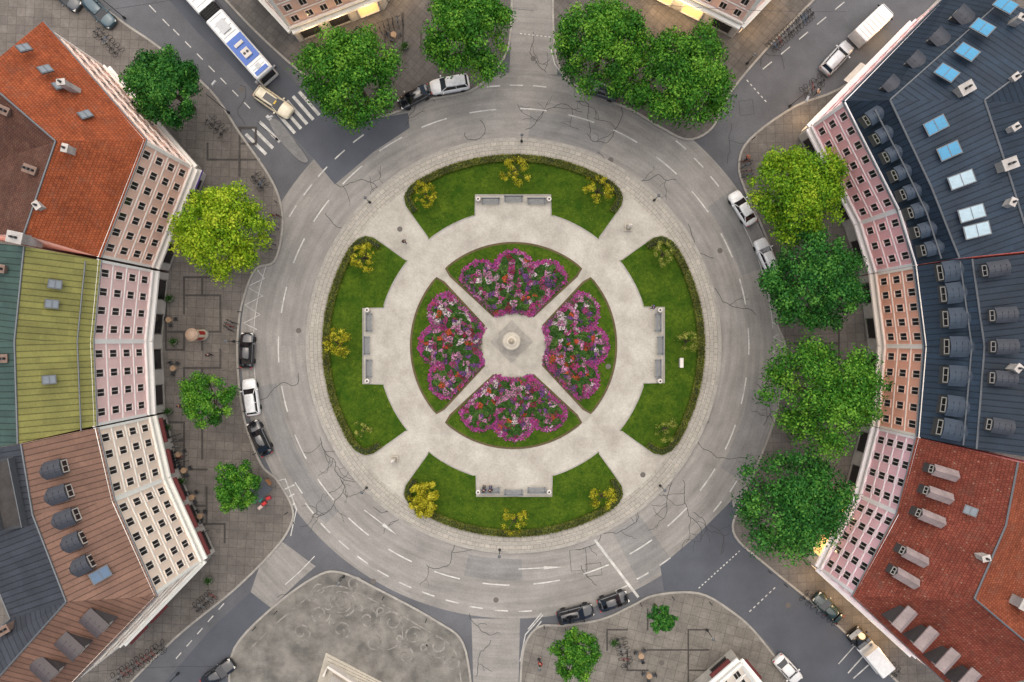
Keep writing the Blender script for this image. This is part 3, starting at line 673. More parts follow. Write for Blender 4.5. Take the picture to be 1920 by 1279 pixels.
# roof terrace on the rear slope
b=MB(); tx,ty,_=W(18,925,18.3); b.box((tx,ty,18.3),(2.6,7.0,0.3),0,0.2); b.box((tx,ty,18.47),(2.2,6.4,0.05),1,0.2)
for s in (-1,1): b.box((tx+s*1.25,ty+s*.25,18.9),(0.08,6.8,0.9),2,0.2)
b.obj('roof_terrace',[m_dmetal,M_noise('terrace_decking',(70,66,64),0.3,1,8),m_metal],BW3)
def chimney_mesh(w,l,h,key,c,pots=2):
    b=MB(); b.box((0,0,h/2-1),(w,l,h+2),0); b.box((0,0,h+0.06),(w+0.14,l+0.14,0.14),0)
    for i in range(pots): b.tube((0,(i-(pots-1)/2)*0.42,h+0.1),(0,(i-(pots-1)/2)*0.42,h+0.5),0.13,0.11,mi=1)
    return b.mesh(key,[M_noise('chimney_'+key,c,0.25,1,6),m_dmetal])
CH1=chimney_mesh(0.7,1.2,0.9,'chimney_plaster',(150,124,110),3); CH2=chimney_mesh(0.5,0.7,0.8,'chimney_white',(216,208,200),1); CH3=chimney_mesh(1.0,1.4,1.0,'chimney_block',(196,190,184),2)
for p,x,y,z,m in [(BW1,132,282,18.4,CH2),(BW1,125,160,17.6,CH2),(BW1,80,388,18.4,CH2),(BW1,18,212,18,CH1),(BW1,42,448,18.8,CH3),(BW1,68,322,18,CH1),(BW2,10,505,17.5,CH1),(BW2,15,672,17.5,CH1),(BW3,18,1175,17,CH1),
 (BE1,1800,172,16.8,CH3),(BE1,1880,312,17.6,CH3),(BE1,1893,150,17.4,CH2),(BE1,1893,243,17.6,CH2),(BE1,1888,382,17.6,CH2),(BE1,1905,40,17,CH2),(BE3,1838,1042,16.8,CH2),(BE3,1912,1130,16.8,CH3),(BE2,1898,690,17.2,CH2)]:
    place('chimney',m,p,W(x,y,z),random.uniform(0,3) if m is CH2 else face(x,y,*C0))
def gen_pipe(parent,pts,z,m=None,r=0.08):
    b=MB(); P_=[W(x,y,z) for x,y in pts]
    for a,c in zip(P_,P_[1:]): b.tube(a,c,r,n=6)
    b.obj('snow_guard',[m or m_metal],parent)
gen_pipe(BE1,[(1640,205),(1690,300),(1738,400),(1765,485)],14.9); gen_pipe(BE2,[(1800,490),(1822,650),(1806,835)],15.4); gen_pipe(BW2,[(160,490),(145,640),(152,808)],15.9)
# ------------------------------------------------------------ trees
def tree(px,py,r,zc,pal,seed,label,name='street_tree',cat='tree',dens=1.0,group=None,leaf=(0.09,0.21)):
    g=np.random.default_rng(seed); x,y,_=W(px,py,zc); Rw=r/PX*(H-zc)/H
    z0=0.12; e=empty(name,(x,y,z0),label,cat,group=group)
    big=Rw>2 or name=='street_tree'
    nc=int(120*dens) if Rw>4 else int(64*dens) if big else int(42*dens)
    ph=g.uniform(0,6.28,4)
    u=g.normal(size=(nc,3)); u[:,2]=np.abs(u[:,2])*1.1-0.25; u/=np.linalg.norm(u,axis=1,keepdims=True)
    if big:
        m=nc//4; aa=np.arange(m)*2.4+g.normal(size=m)*.3; rr_=0.6*np.sqrt((np.arange(m)+.5)/m); u[:m,0]=rr_*np.cos(aa); u[:m,1]=rr_*np.sin(aa); u[:m,2]=np.sqrt(1-rr_**2)
    th=np.arctan2(u[:,1],u[:,0]); mod=1+0.08*np.sin(3*th+ph[0])+0.06*np.sin(5*th+ph[1])+0.05*np.sin(9*th+ph[2])
    rho=g.uniform(0.5,0.92,nc)**0.6*mod
    hz=0.6*Rw
    c=np.stack([u[:,0]*rho*Rw*0.92,u[:,1]*rho*Rw*0.92,u[:,2]*rho*hz],1)
    rc=g.uniform(0.13,0.24,nc)*Rw
    nl=int((25000 if Rw>4 else 9500 if Rw>2 else 3500 if name=='street_tree' else 1900)*dens)
    w=rc**2; k=g.choice(nc,nl,p=w/w.sum())
    d=g.normal(size=(nl,3)); d[:,2]+=0.5; d/=np.linalg.norm(d,axis=1,keepdims=True)
    pos=c[k]+d*rc[k][:,None]*g.uniform(0.4,1.2,(nl,1))*np.array([1,1,0.75])
    tone=np.clip(0.47+0.17*g.normal(size=nc)[k]+0.18*g.normal(size=nl)+0.22*(d[:,2]-0.4),0,1)[:,None]  # random leaf tone, plus top light painted in: upward sides of clumps lighter
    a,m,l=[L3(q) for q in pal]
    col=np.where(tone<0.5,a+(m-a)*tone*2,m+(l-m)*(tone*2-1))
    s=g.uniform(leaf[0],leaf[1],nl)*(1 if Rw>4 else 0.85 if big else 0.6)
    pos[:,2]+=zc-z0
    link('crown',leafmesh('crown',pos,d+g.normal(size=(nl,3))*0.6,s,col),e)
    b=MB(); tr=0.055*Rw+0.02; zt=max(0.5,(zc-hz*0.5-z0))
    b.tube((0,0,-0.1),(0,0,zt*0.5),tr*1.25,tr,8); b.tube((0,0,zt*0.5),(0,0,zc-z0+hz*0.2),tr,tr*0.4,8)
    for i in range(9):
        t=c[g.integers(nc)]; s0=g.uniform(0.6,0.95)*zt; midp=Vector((t[0]*0.45,t[1]*0.45,(s0+zc-z0+t[2])/2+0.1))
        b.tube((0,0,s0),midp,tr*0.5,tr*0.32,6); b.tube(midp,(t[0],t[1],zc-z0+t[2]),tr*0.32,tr*0.1,6)
    b.obj('trunk',[m_bark],e,world=False)
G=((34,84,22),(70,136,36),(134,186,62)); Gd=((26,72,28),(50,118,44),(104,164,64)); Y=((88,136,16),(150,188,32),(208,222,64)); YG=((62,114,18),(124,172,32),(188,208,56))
for i,(x,y,r,z,pal,lab) in enumerate([(310,165,74,7,Gd,'dark green round-crowned tree on narrow pavement'),(418,435,94,8,Y,'yellow-green round tree on slab pavement'),(388,748,54,6,G,'small bright green tree on slab pavement'),(445,910,48,5.5,G,'small bright green tree beside market stall'),
 (662,145,100,8,G,'large green tree on street corner'),(878,58,100,8,G,'large green tree beside parked cars'),(1130,88,96,8,G,'large green tree outside lit shops'),(1278,152,104,8,G,'large green tree on street corner'),
 (1493,365,95,8,YG,'yellow-tinged green tree above parked cars'),(1525,530,100,8,Gd,'dark green tree on slab pavement'),(1540,738,120,8.5,G,'very large green tree outside shops'),(1482,940,118,8.5,Gd,'very large dark green tree on street corner'),
 (1080,1228,50,6,G,'small green tree on beige slabs'),(1242,1160,27,4.5,Gd,'slender young dark green tree on beige slabs')]):
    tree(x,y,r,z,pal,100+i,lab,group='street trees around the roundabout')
YS=((108,108,14),(176,170,30),(224,214,70)); YP=((88,102,34),(140,152,62),(194,192,100))
for i,(x,y,r,pal,dn) in enumerate([(965,322,30,YS,.7),(797,365,28,YS,.6),(1122,357,30,YS,.7),(682,482,28,YS,.8),(633,645,30,YS,.9),(683,805,20,YP,.3),(795,935,33,YS,.6),(965,977,30,YS,.5),(1130,932,29,YS,.6),(1246,475,24,YP,.6),(1290,640,22,YP,.6),(1250,805,27,YP,.4)]):
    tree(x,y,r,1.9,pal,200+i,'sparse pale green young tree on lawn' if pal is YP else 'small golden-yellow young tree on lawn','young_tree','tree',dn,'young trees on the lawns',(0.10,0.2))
# ------------------------------------------------------------ vehicles
WHEEL=MB(); WHEEL.tube((0,-0.11,0),(0,0.11,0),0.32,n=16); WHEEL=WHEEL.mesh('tyre',[m_rubber])
def part(name,b,mats,parent,smooth=False): return b.obj(name,mats,parent,smooth,world=False)
def car(px,py,rx,ry,fx,fy,paint,label,L=4.45,wid=1.8,hgt=1.46,kind='sedan',z=0.02,roofmat=None):
    x,y,_=W(px,py,0.8); a=math.atan2(-(fy-ry),fx-rx)
    e=empty('parked_car' ,(x,y,z),label,'car',a,'cars around the roundabout')
    sx=L/4.5; sw=wid/1.8
    wag=kind in('wagon','suv')
    st=[(-2.25,.66,.74),(-2.17,.78,.86),(-1.9,.86,.95),(-1.2,.9,.97),(-.3,.9,.95),(.8,.9,.94),(1.25,.88,.9),(1.75,.85,.82),(2.05,.77,.74),(2.2,.66,.66),(2.25,.5,.56)]
    secs=[]
    for X,w,zt in st:
        w*=sw; zt*=(1 if not wag else 1.08); h=[(0,.24),(w*.86,.24),(w,.4),(w,.62),(w*.96,zt-.14),(w*.84,zt-.03),(w*.45,zt+.02),(0,zt+.03)]
        full=[(X*sx,0,h[0][1])]+[(X*sx,yy,zz) for yy,zz in h[1:-1]]+[(X*sx,0,h[-1][1])]+[(X*sx,-yy,zz) for yy,zz in h[1:-1][::-1]]
        secs.append(full)
    b=MB(); b.loft(secs); part('body',b,[paint],e,True)
    wb,wt=0.80*sw,0.60*sw; zb=.93*(1.08 if wag else 1); zt=hgt-0.06
    xf0,xf1=1.05*sx,.38*sx; xr0,xr1=(-2.05*sx,-1.75*sx) if wag else (-1.75*sx,-1.05*sx)
    def q(name,pts):
        b=MB(); c=[Vector(p) for p in pts]; b.add(c,[(0,1,2,3)]); part(name,b,[m_carglass],e)
    q('windshield',[(xf0,-wb*.94,zb),(xf0,wb*.94,zb),(xf1,wt,zt),(xf1,-wt,zt)])
    q('rear_window',[(xr0,wb*.9,zb),(xr0,-wb*.9,zb),(xr1,-wt,zt),(xr1,wt,zt)])
    for s in (1,-1):
        q('side_window',[(xf0,s*wb*.94,zb),(xr0,s*wb*.9,zb),(xr1,s*wt,zt),(xf1,s*wt,zt)])
    b=MB(); secs=[]
    for X,w,dz in ((xr1-.08,wt*.86,0),(xr1+.06,wt+.02,.035),((xr1+xf1)/2,wt+.05,.06),(xf1-.08,wt+.02,.04),(xf1+.05,wt*.9,0)):
        secs.append([(X,-w,zt-.02+dz*.2),(X,-w*.8,zt+.03+dz),(X,0,zt+.045+dz),(X,w*.8,zt+.03+dz),(X,w,zt-.02+dz*.2),(X,0,zt-.03)])
    b.loft(secs); part('roof',b,[roofmat or paint],e,True)
    for s in (1,-1):
        for P0,P1,rr0 in (((xf0,s*wb*.95,zb-.02),(xf1,s*wt,zt+.01),.045),((xr0,s*wb*.92,zb-.02),(xr1,s*wt,zt+.01),.06),(((xf1+xr1)/2,s*(wb-.01),zb),((xf1+xr1)/2,s*wt,zt),.04)):
            b=MB(); b.tube(P0,P1,rr0,n=6); part('pillar',b,[paint],e)
    for s in (1,-1):
        for X in (1.38*sx,-1.35*sx):
            o=bpy.data.objects.new('wheel',WHEEL); COL.objects.link(o); o.parent=e; o.location=(X,s*(.9*sw-.09),.32)
        b=MB(); b.box((.85*sx,s*(.9*sw+.1),.98),(.14,.22,.13),0); part('mirror',b,[paint],e)
        b=MB(); b.box((2.06*sx,s*.55*sw,.66),(.26,.3,.12),0,rz=-s*.35); part('headlight',b,[m_head],e)
        b=MB(); b.box((-2.17*sx,s*.62*sw,.76),(.14,.26,.14),0); part('tail_light',b,[m_red],e)
    return e
silver=M_plain('silver_paint',(206,208,210),0.3,0.2,0.6); cream=M_plain('cream_paint',(238,226,196),0.35,0,0.5); dgreen=M_plain('dark_green_paint',(26,52,52),0.3,0,0.8); dgrey=M_plain('dark_grey_paint',(60,66,72),0.3,0.2,0.8); teal=M_plain('teal_paint',(56,84,94),0.3,0.2,0.8); blue=M_plain('blue_paint',(30,96,190),0.35,0,0.3)
car(462,657,461,692,463,620,m_black,'black hatchback parked beside the pavement')
car(470,745,474,780,464,712,m_white,'white estate car parked between black cars',4.6,kind='wagon')
car(486,822,503,855,471,790,m_black,'black saloon car parked at the kerb',4.6)
car(843,158,880,152,806,165,m_white,'white people carrier parked at the kerb',4.9,1.95,1.7,'suv')
car(777,181,795,172,757,192,m_black,'black car partly under a tree',4.3)
car(1393,390,1412,422,1374,360,m_white,'white saloon car parked under tree edge',4.6)
car(1438,480,1453,514,1423,446,m_white,'white hatchback with dark windows parked at kerb',4.6,kind='wagon')
car(1079,1152,1045,1160,1112,1143,m_black,'black estate car in the parking bay',4.6,kind='wagon')
car(1150,1128,1122,1138,1180,1118,m_black,'black compact car in the parking bay',3.9)
e=car(512,191,478,166,548,214,cream,'cream taxi with dark sunroof at the crossing',5.2,1.95,kind='wagon')
b=MB(); b.box((-.25,0,1.53),(1.5,.85,.03)); part('sunroof',b,[m_carglass],e); b=MB(); b.box((.62,0,1.56),(.16,.5,.12)); part('roof_sign',b,[M_plain('taxi_yellow',(240,200,60),0.4)],e)
car(1570,108,1545,136,1597,80,silver,'silver car parked along the side street',4.7,1.9,kind='wagon')
car(1478,1256,1460,1236,1500,1280,m_white,'white hatchback on the side street',4.0)
car(408,1264,380,1285,434,1245,m_black,'black car driving on the side street',4.5)
car(185,22,150,-12,210,46,teal,'dark teal car parked on the side street',4.6,kind='suv')
car(1128,168,1155,178,1100,160,dgrey,'dark car hidden beneath a green tree',4.5,kind='suv')
car(1553,1140,1572,1160,1535,1122,dgreen,'dark green car parked by the pavement',4.2)
car(120,-8,90,-30,150,20,dgrey,'dark grey car parked on the side street',4.5)
def van(px,py,rx,ry,fx,fy,label,L=5.8,w=2.1,h=2.3,cab=m_white,boxm=m_white,name='delivery_van',flat=False):
    x,y,_=W(px,py,1.5); a=math.atan2(-(fy-ry),fx-rx); e=empty(name,(x,y,.02),label,'van',a)
    xc=L/2-1.7
    def rr(X,ww,z0,z1,c=.12): return [(X,-ww,z0),(X,-ww,z1-c),(X,-ww+c,z1),(X,ww-c,z1),(X,ww,z1-c),(X,ww,z0)]
    b=MB()
    if flat:
        b.loft([rr(-L/2,w/2,.8,1.25),rr(xc-.1,w/2,.8,1.25)]); part('cargo_bed',b,[boxm],e)
        b=MB(); b.loft([rr(-L/2+.05,w/2-.05,1.25,2.5),rr(xc-.7,w/2-.05,1.25,2.5)]); part('cargo_box',b,[boxm],e)
    else:
        b.loft([rr(-L/2,w/2-.05,.35,h-.08),rr(-L/2+.12,w/2,.3,h),rr(xc-.1,w/2,.3,h),rr(xc+.1,w/2-.02,.3,h-.03)]); part('body',b,[boxm],e)
        b=MB()
        for i in range(6): b.box((-L/2+.5+i*(L-2.4)/6,0,h+.015),(.08,w-.4,.03))
        part('roof_ribs',b,[m_trim],e)
    ch=h-.05 if not flat else 2.0
    b=MB(); b.loft([rr(xc+.1,w/2-.04,.3,ch),rr(xc+.55,w/2-.05,.3,ch-.05),rr(L/2-.55,w/2-.07,.3,1.15),rr(L/2-.08,w/2-.14,.35,.95),rr(L/2,w/2-.3,.4,.75)]); part('cab',b,[cab],e)
    x0,z0,x1,z1=xc+.6,ch-.04,L/2-.6,1.2; 
    b=MB(); b.add([(x0,-w/2+.2,z0+.02),(x1,-w/2+.16,z1+.02),(x1,w/2-.16,z1+.02),(x0,w/2-.2,z0+.02)],[(0,1,2,3)]); part('windshield',b,[m_carglass],e)
    for s in (1,-1):
        b=MB(); b.add([(xc+.15,s*(w/2+.0),ch-.3),(xc+.15,s*(w/2+.0),1.15),(L/2-.8,s*(w/2-.03),1.15),(xc+.6,s*(w/2-.02),ch-.3)],[(0,1,2,3)]); part('side_window',b,[m_carglass],e)
        b=MB(); b.box((L/2-.9,s*(w/2+.12),1.3),(.15,.25,.3)); part('mirror',b,[m_black],e)
        b=MB(); b.box((L/2-.1,s*(w/2-.3),.75),(.16,.3,.16)); part('headlight',b,[m_head],e)
        for X in (L/2-.95,-L/2+1.1):
            o=bpy.data.objects.new('wheel',WHEEL); COL.objects.link(o); o.parent=e; o.location=(X,s*(w/2-.1),.32)
van(1640,42,1605,74,1674,8,'white delivery van with ribbed roof on side street')
van(1632,1222,1665,1258,1600,1178,'white box truck with dark cab on side street',5.8,2.1,2.4,cab=m_black,name='delivery_truck',flat=True)
fx,fy=500,142; ux,uy=Vector((125,142)).normalized()
x,y,_=W(fx-ux*132,fy-uy*132,3.0); ang=math.atan2(-uy,ux)
e=empty('city_bus',(x,y,.02),'white and blue articulated city bus with roof units','bus',ang)
def rr(X,ww,z0,z1,c=.18): return [(X,-ww,z0),(X,-ww,z1-c),(X,-ww+c,z1),(X,ww-c,z1),(X,ww,z1-c),(X,ww,z0)]
b=MB(); b.loft([rr(-1.2,1.27,.35,3.0),rr(7.6,1.27,.35,3.0),rr(7.95,1.22,.4,2.85),rr(8.1,1.05,.5,2.3)]); part('front_body',b,[m_white],e)
b=MB(); b.loft([rr(-10,1.2,.4,2.9),rr(-9.8,1.27,.35,3.0),rr(-2.6,1.27,.35,3.0)]); part('rear_body',b,[m_white],e)
b=MB()
for i in range(9):
    X=-2.6+i*.155; b.loft([rr(X,1.12+.08*(i%2),.5,2.85+.08*(i%2)),rr(X+.155,1.12+.08*((i+1)%2),.5,2.85+.08*((i+1)%2))])
part('bellows',b,[m_rubber],e)
b=MB(); b.box((8.02,0,1.9),(.25,2.1,1.3)); part('windshield',b,[m_carglass],e)
for s in (1,-1):
    b=MB(); b.box((3.2,s*1.28,2.0),(8.4,.03,.95)); part('side_window',b,[m_carglass],e)
    b=MB(); b.box((-6.2,s*1.28,2.0),(6.8,.03,.95)); part('side_window',b,[m_carglass],e)
    b=MB(); b.box((3.2,s*1.285,.85),(8.6,.04,.7)); part('side_band',b,[blue],e)
    b=MB(); b.box((8.05,s*1.45,2.5),(.25,.3,.4)); part('mirror',b,[m_black],e)
    for X in (6.0,-.2,-7.2):
        o=bpy.data.objects.new('wheel',WHEEL); COL.objects.link(o); o.parent=e; o.location=(X,s*1.15,.45); o.scale=(1.4,1.4,1.4)
b=MB(); b.box((4.2,0,3.04),(3.6,2.2,.08),0); part('roof_panel',b,[blue],e)
b=MB(); b.box((7.55,0,3.03),(.5,1.8,.05),0); part('roof_stripe',b,[blue],e)
b=MB(); b.box((4.9,0,3.18),(1.1,1.0,.22),0); b.box((3.5,0,3.15),(.4,1.2,.16),0); b.tube((4.9,-.22,3.29),(4.9,-.22,3.33),.17,n=12,mi=1); b.tube((4.9,.22,3.29),(4.9,.22,3.33),.17,n=12,mi=1); part('roof_unit',b,[m_trim,m_dmetal],e)
b=MB()
for X in (-.9,0,.9,1.8,6.4,7.0,-3.2,-4.1,-5,-5.9,-6.8): b.box((X,0,3.02),(.06,1.9,.05))
b.box((0.6,0,3.1),(1.6,1.2,.18)); b.box((-5.5,0,3.1),(2.2,1.3,.2)); b.box((6.9,0,3.03),(.6,.6,.08))
part('roof_hatch',b,[M_plain('grey_hatch',(206,208,208),0.5)],e)
# ------------------------------------------------------------ street furniture
def copies(name,parts,locs,label,cat,group):
    for (x,y,z,rz) in locs:
        if len(parts)==1:
            o=bpy.data.objects.new(name,parts[0][1]); COL.objects.link(o); o.location=(x,y,z); o.rotation_euler=(0,0,rz); top(o,label,cat,group)
        else:
            e=empty(name,(x,y,z),label,cat,rz,group)
            for pn,me in parts:
                o=bpy.data.objects.new(pn,me); COL.objects.link(o); o.parent=e
bs=MB()
for i in range(5): bs.box((0,-.2+i*.1,.45),(2.4,.06,.04))
bs=bs.mesh('bench_seat',[m_bench])
bb=MB()
for i in range(4): bb.box((0,.30+i*.035,.55+i*.1),(2.4,.045,.075))
bb=bb.mesh('bench_backrest',[m_bench])
def legm(X):
    b=MB(); b.box((X,0,.22),(.07,.5,.05)); b.box((X,-.2,.2),(.07,.05,.42)); b.box((X,.25,.45),(.07,.05,.9)); return b.mesh('bench_leg',[m_dmetal])
bl1,bl2=legm(-1),legm(1)
locs=[]
for q in range(4):
    for k in (-43,0,43):
        x,y=CP(k,268+ (4 if k==0 else 0),q); locs.append((x,y,.126,-q*math.pi/2))
copies('park_bench',[('seat',bs),('backrest',bb),('leg',bl1),('leg',bl2)],locs,'grey slatted park bench facing the flower beds','bench','benches in the lawn recesses')
b=MB(); b.lathe((0,0,0),[(.26,0),(.3,.1),(.3,.75),(.24,.85),(.16,.86)],14,0); b.lathe((0,0,.862),[(.14,0),(.13,.02)],10,1); bo=b.mesh('bin',[m_trim,m_dmetal])
locs=[]
for q in range(4):
    for k in (-66,66): x,y=CP(k,272,q); locs.append((x,y,.126,0))
copies('litter_bin',[('bin',bo)],locs,'round white litter bin at bench recess','bin','litter bins around the island')
def lamp_parts(h,arm_):
    b=MB(); b.lathe((0,0,0),[(.16,0),(.16,.3),(.08,.4),(.06,.6)],10); base=b.mesh('lamp_base',[m_dmetal])
    b=MB(); b.tube((0,0,.5),(0,0,h),.05,.035); pole=b.mesh('lamp_pole',[m_dmetal])
    if not arm_:
        b=MB(); b.lathe((0,0,h),[(.05,0),(.15,.1),(.17,.36)],12,1); b.lathe((0,0,h+.37),[(.2,0),(.17,.05),(.05,.14)],12,0); hd=b.mesh('lantern_head',[m_metal,m_head])
        return [('base',base),('pole',pole),('lamp_head',hd)]
    b=MB(); b.tube((0,0,h-.1),(1.3,0,h+.3),.035); b.tube((0,0,h-.1),(0,0,h+.4),.03); arm=b.mesh('lamp_arm',[m_metal])
    b=MB(); b.box((1.55,0,h+.3),(.75,.28,.12),0,tp=.7); b.box((1.55,0,h+.23),(.5,.2,.03),1); hd=b.mesh('lamp_head',[M_plain('lamp_housing',(170,172,172),0.4),m_head])
    return [('base',base),('pole',pole),('arm',arm),('lamp_head',hd)]
lp=lamp_parts(6.3,True); lq=lamp_parts(2.4,False)
LL=[(430,212,.9),(335,1262,.3),(1480,200,-2),(520,262,.4),(235,35,0.2)]
copies('street_lamp',lp,[(*W2(x,y),.12,r) for x,y,r in LL],'slim dark street lamp with single curved arm','street lamp','arm street lamps at the junctions')
copies('lantern_post',lq,[(*W2(x,y),.12,0) for x,y in [(978,266),(694,380),(1226,376),(937,1030),(1237,910),(688,914),(1400,120),(1010,1235),(1610,1190),(645,1080),(440,640),(1325,1180)]],'short dark lantern post with round cap','lantern post','lantern posts around the roundabout')
def bike(c,key):
    b=MB()
    for X in (-.52,.52):
        n=14
        for i in range(n):
            a0=2*math.pi*i/n; a1=2*math.pi*(i+1)/n
            b.tube((X+.33*math.cos(a0),0,.34+.33*math.sin(a0)),(X+.33*math.cos(a1),0,.34+.33*math.sin(a1)),.022,n=4,mi=1,cap=False)
    for p,q in (((-.52,0,.34),(-.1,0,.3)),((-.1,0,.3),(-.25,0,.85)),((-.1,0,.3),(.36,0,.8)),((-.22,0,.75),(.36,0,.82)),((.52,0,.34),(.34,0,.95)),((-.52,0,.34),(-.22,0,.72))): b.tube(p,q,.025,n=5,mi=0)
    b.tube((.34,-.3,.98),(.34,.3,.98),.02,n=5,mi=1); b.box((-.27,0,.9),(.26,.15,.06),1)
    return b.mesh(key,[M_plain(key+'_paint',c,.4),m_rubber])
bikes=[bike((40,44,50),'bicycle_black'),bike((60,110,150),'bicycle_blue'),bike((150,40,36),'bicycle_red'),bike((150,154,156),'bicycle_silver')]
nms=['black','blue','red','silver']
random.seed(3)
def bikerow(p,q,n,ja=.12):
    a=math.atan2(-(q[1]-p[1]),q[0]-p[0])+math.pi/2
    for i in range(n):
        t=(i+.5)/n; x,y=W2(p[0]+(q[0]-p[0])*t,p[1]+(q[1]-p[1])*t); k=random.choice([0,0,0,1,2,3,3])
        o=bpy.data.objects.new('bicycle',bikes[k]); COL.objects.link(o); o.location=(x,y,.125); o.rotation_euler=(random.uniform(-.12,.12),0,a+random.gauss(0,ja))
        top(o,nms[k]+' bicycle parked in a row on the pavement','bicycle','bicycles parked on the pavements')
bikerow((1440,95),(1520,25),15); bikerow((215,1272),(315,1205),11); bikerow((370,1140),(405,1110),5); bikerow((185,60),(230,105),6); bikerow((520,400),(500,470),6); bikerow((350,940),(385,1000),7); bikerow((1500,1110),(1570,1165),7); bikerow((1160,1190),(1175,1245),6); bikerow((330,810),(345,870),6); bikerow((1395,300),(1400,335),4); bikerow((1500,180),(1540,150),5); bikerow((480,330),(500,355),4); bikerow((430,620),(440,600),3); bikerow((395,225),(425,255),4)
bikerow((1590,1180),(1680,1262),9); bikerow((700,60),(760,40),7)
x,y,_=W(383,628,0); e=empty('advertising_column',(x,y,.12),'round cream advertising column with red posters','advertising column')
b=MB(); b.lathe((0,0,0),[(.72,0),(.72,.4),(.65,.45)],24); part('plinth',b,[m_dstone],e)
b=MB(); b.lathe((0,0,.45),[(.65,0),(.65,2.7)],24); part('shaft',b,[M_plain('poster_cream',(232,220,190),.7)],e)
b=MB(); b.lathe((0,0,3.15),[(.78,0),(.78,.12),(.5,.35),(.1,.45)],24); part('cap',b,[M_plain('column_cap',(176,150,128),.6)],e,False)
b=MB()
for k in range(5):
    a=k*1.25
    c0=[(.665*math.cos(a+t),.665*math.sin(a+t)) for t in (0,.25,.5,.75)]
    for i in range(3): b.add([(*c0[i],1.0),(*c0[i+1],1.0),(*c0[i+1],2.6),(*c0[i],2.6)],[(0,1,2,3)],k%2)
part('poster',b,[m_red,M_plain('poster_orange',(226,140,60),.7)],e)
def stall(px,py,rz,c,label):
    x,y,_=W(px,py,0); e=empty('market_stall',(x,y,.12),label,'market stall',rz)
    b=MB()
    for X in (-1,1):
        for Y in (-.7,.7): b.tube((X,Y,0),(X,Y,2.1),.03,n=5)
    part('posts',b,[m_metal],e)
    b=MB(); b.add([(-1.2,-.9,2.1),(1.2,-.9,2.1),(1.2,.9,2.1),(-1.2,.9,2.1),(-1.2,0,2.5),(1.2,0,2.5)],[(0,1,5,4),(2,3,4,5),(3,0,4),(1,2,5)]); part('canopy',b,[M_plain('canopy_%d'%c[0],c,.9)],e)
    b=MB(); b.box((0,.2,.8),(1.9,.9,.06)); b.box((0,.2,.4),(1.7,.7,.74)); part('table',b,[M_plain('stall_table',(170,120,80),.7)],e)
stall(500,912,.7,(88,92,98),'small market stall with grey canopy')
def crate(px,py,c,rz):
    b=MB(); b.box((0,0,.04),(.6,.4,.06)); 
    for s in (1,-1): b.box((0,s*.19,.2),(.6,.03,.3)); b.box((s*.285,0,.2),(.03,.35,.3))
    b.box((0,0,.24),(.5,.32,.1),1)
    o=b.obj('crate',[M_plain('crate_%d_%d'%(c[0],c[1]),c,.6),M_plain('produce_%d'%c[1],(min(255,c[0]+30),c[1],c[2]),.7)]); o.location=(*W2(px,py),.12); o.rotation_euler=(0,0,rz); top(o,'open plastic crate of goods beside market stall','crate','crates beside the market stall')
for px_,py_,c in ((484,925,(200,40,50)),(490,935,(40,170,160)),(497,943,(210,60,60)),(480,938,(60,160,90)),(490,950,(220,210,200)),(505,933,(190,60,90))): crate(px_,py_,c,random.uniform(0,1.5))
x,y,_=W(362,336,2.5); e=empty('sign_canopy',(x,y,.12),'white and violet shop canopy over the pavement','canopy',1.2)
b=MB(); b.add([(-1.4,-.7,2.5),(1.4,-.7,2.5),(1.4,.7,2.5),(-1.4,.7,2.5),(-.9,0,2.9),(.9,0,2.9)],[(0,1,5,4),(2,3,4,5),(3,0,4),(1,2,5)]); part('canopy',b,[m_trim],e)
b=MB(); b.box((0,-.72,2.4),(2.8,.04,.3)); b.box((0,.72,2.4),(2.8,.04,.3)); part('valance',b,[M_plain('violet_cloth',(110,90,180),.8)],e)
b=MB(); b.tube((-1,0,0),(-1,0,2.6),.04); b.tube((1,0,0),(1,0,2.6),.04); part('posts',b,[m_metal],e)
b=MB(); b.lathe((0,0,0),[(.3,0),(.42,.5),(.36,.5),(.34,.42)],12,0)
pme=b.mesh('planter_pot',[m_dstone])
N=260; ps=rng.normal(size=(N,3))*np.array([.22,.22,.15])+np.array([0,0,.65]); lme=leafmesh('planter_leaves',ps,rng.normal(size=(N,3))+np.array([0,0,1]),rng.uniform(.05,.11,N),L3((60,100,40))*rng.uniform(.6,1.5,(N,1)))
copies('planter',[('pot',pme),('foliage',lme)],[(*W2(x,y),.12,0) for x,y in [(320,770),(318,800),(330,640),(322,560),(345,900),(372,1000),(1600,560),(1625,600),(1608,470),(1590,1000),(1150,1200),(1110,1195),(700,75),(760,90),(1240,70),(395,1085)]],'round stone planter with leafy plant','planter','planters on the pavements')
b=MB(); b.tube((0,0,0),(0,0,.95),.05,.05); b.lathe((0,0,.95),[(.06,0),(.07,.05),(.02,.1)],8); bol=b.mesh('bollard',[m_dmetal])
copies('bollard',[('b',bol)],[(*W2(x,y),.12,0) for x,y in [(520,380),(524,405),(524,430),(518,460),(452,585),(450,640),(452,690),(455,730),(462,770),(480,850),(540,960),(1390,330),(1400,300),(1440,1070),(1470,1095),(1020,1172),(1060,1178),(1200,1130),(1260,1118),(1330,1128),(640,1082),(720,1118),(800,1160),(520,1145),(480,1175),(930,125),(950,90),(1045,110),(1410,262)]],'thin dark metal bollard at the kerb','bollard','bollards along the kerbs')
b=MB(); b.lathe((0,0,0),[(.2,0),(.2,.03),(.03,.05),(.03,.7),(.36,.71),(.36,.74)],14); tb=b.mesh('cafe_table_mesh',[M_plain('table_wood',(170,140,110),.6)])
b=MB(); b.box((0,0,.45),(.4,.4,.04)); b.box((-.19,0,.68),(.04,.4,.42))
for X in (-.17,.17):
    for Y in (-.17,.17): b.box((X,Y,.22),(.03,.03,.44))
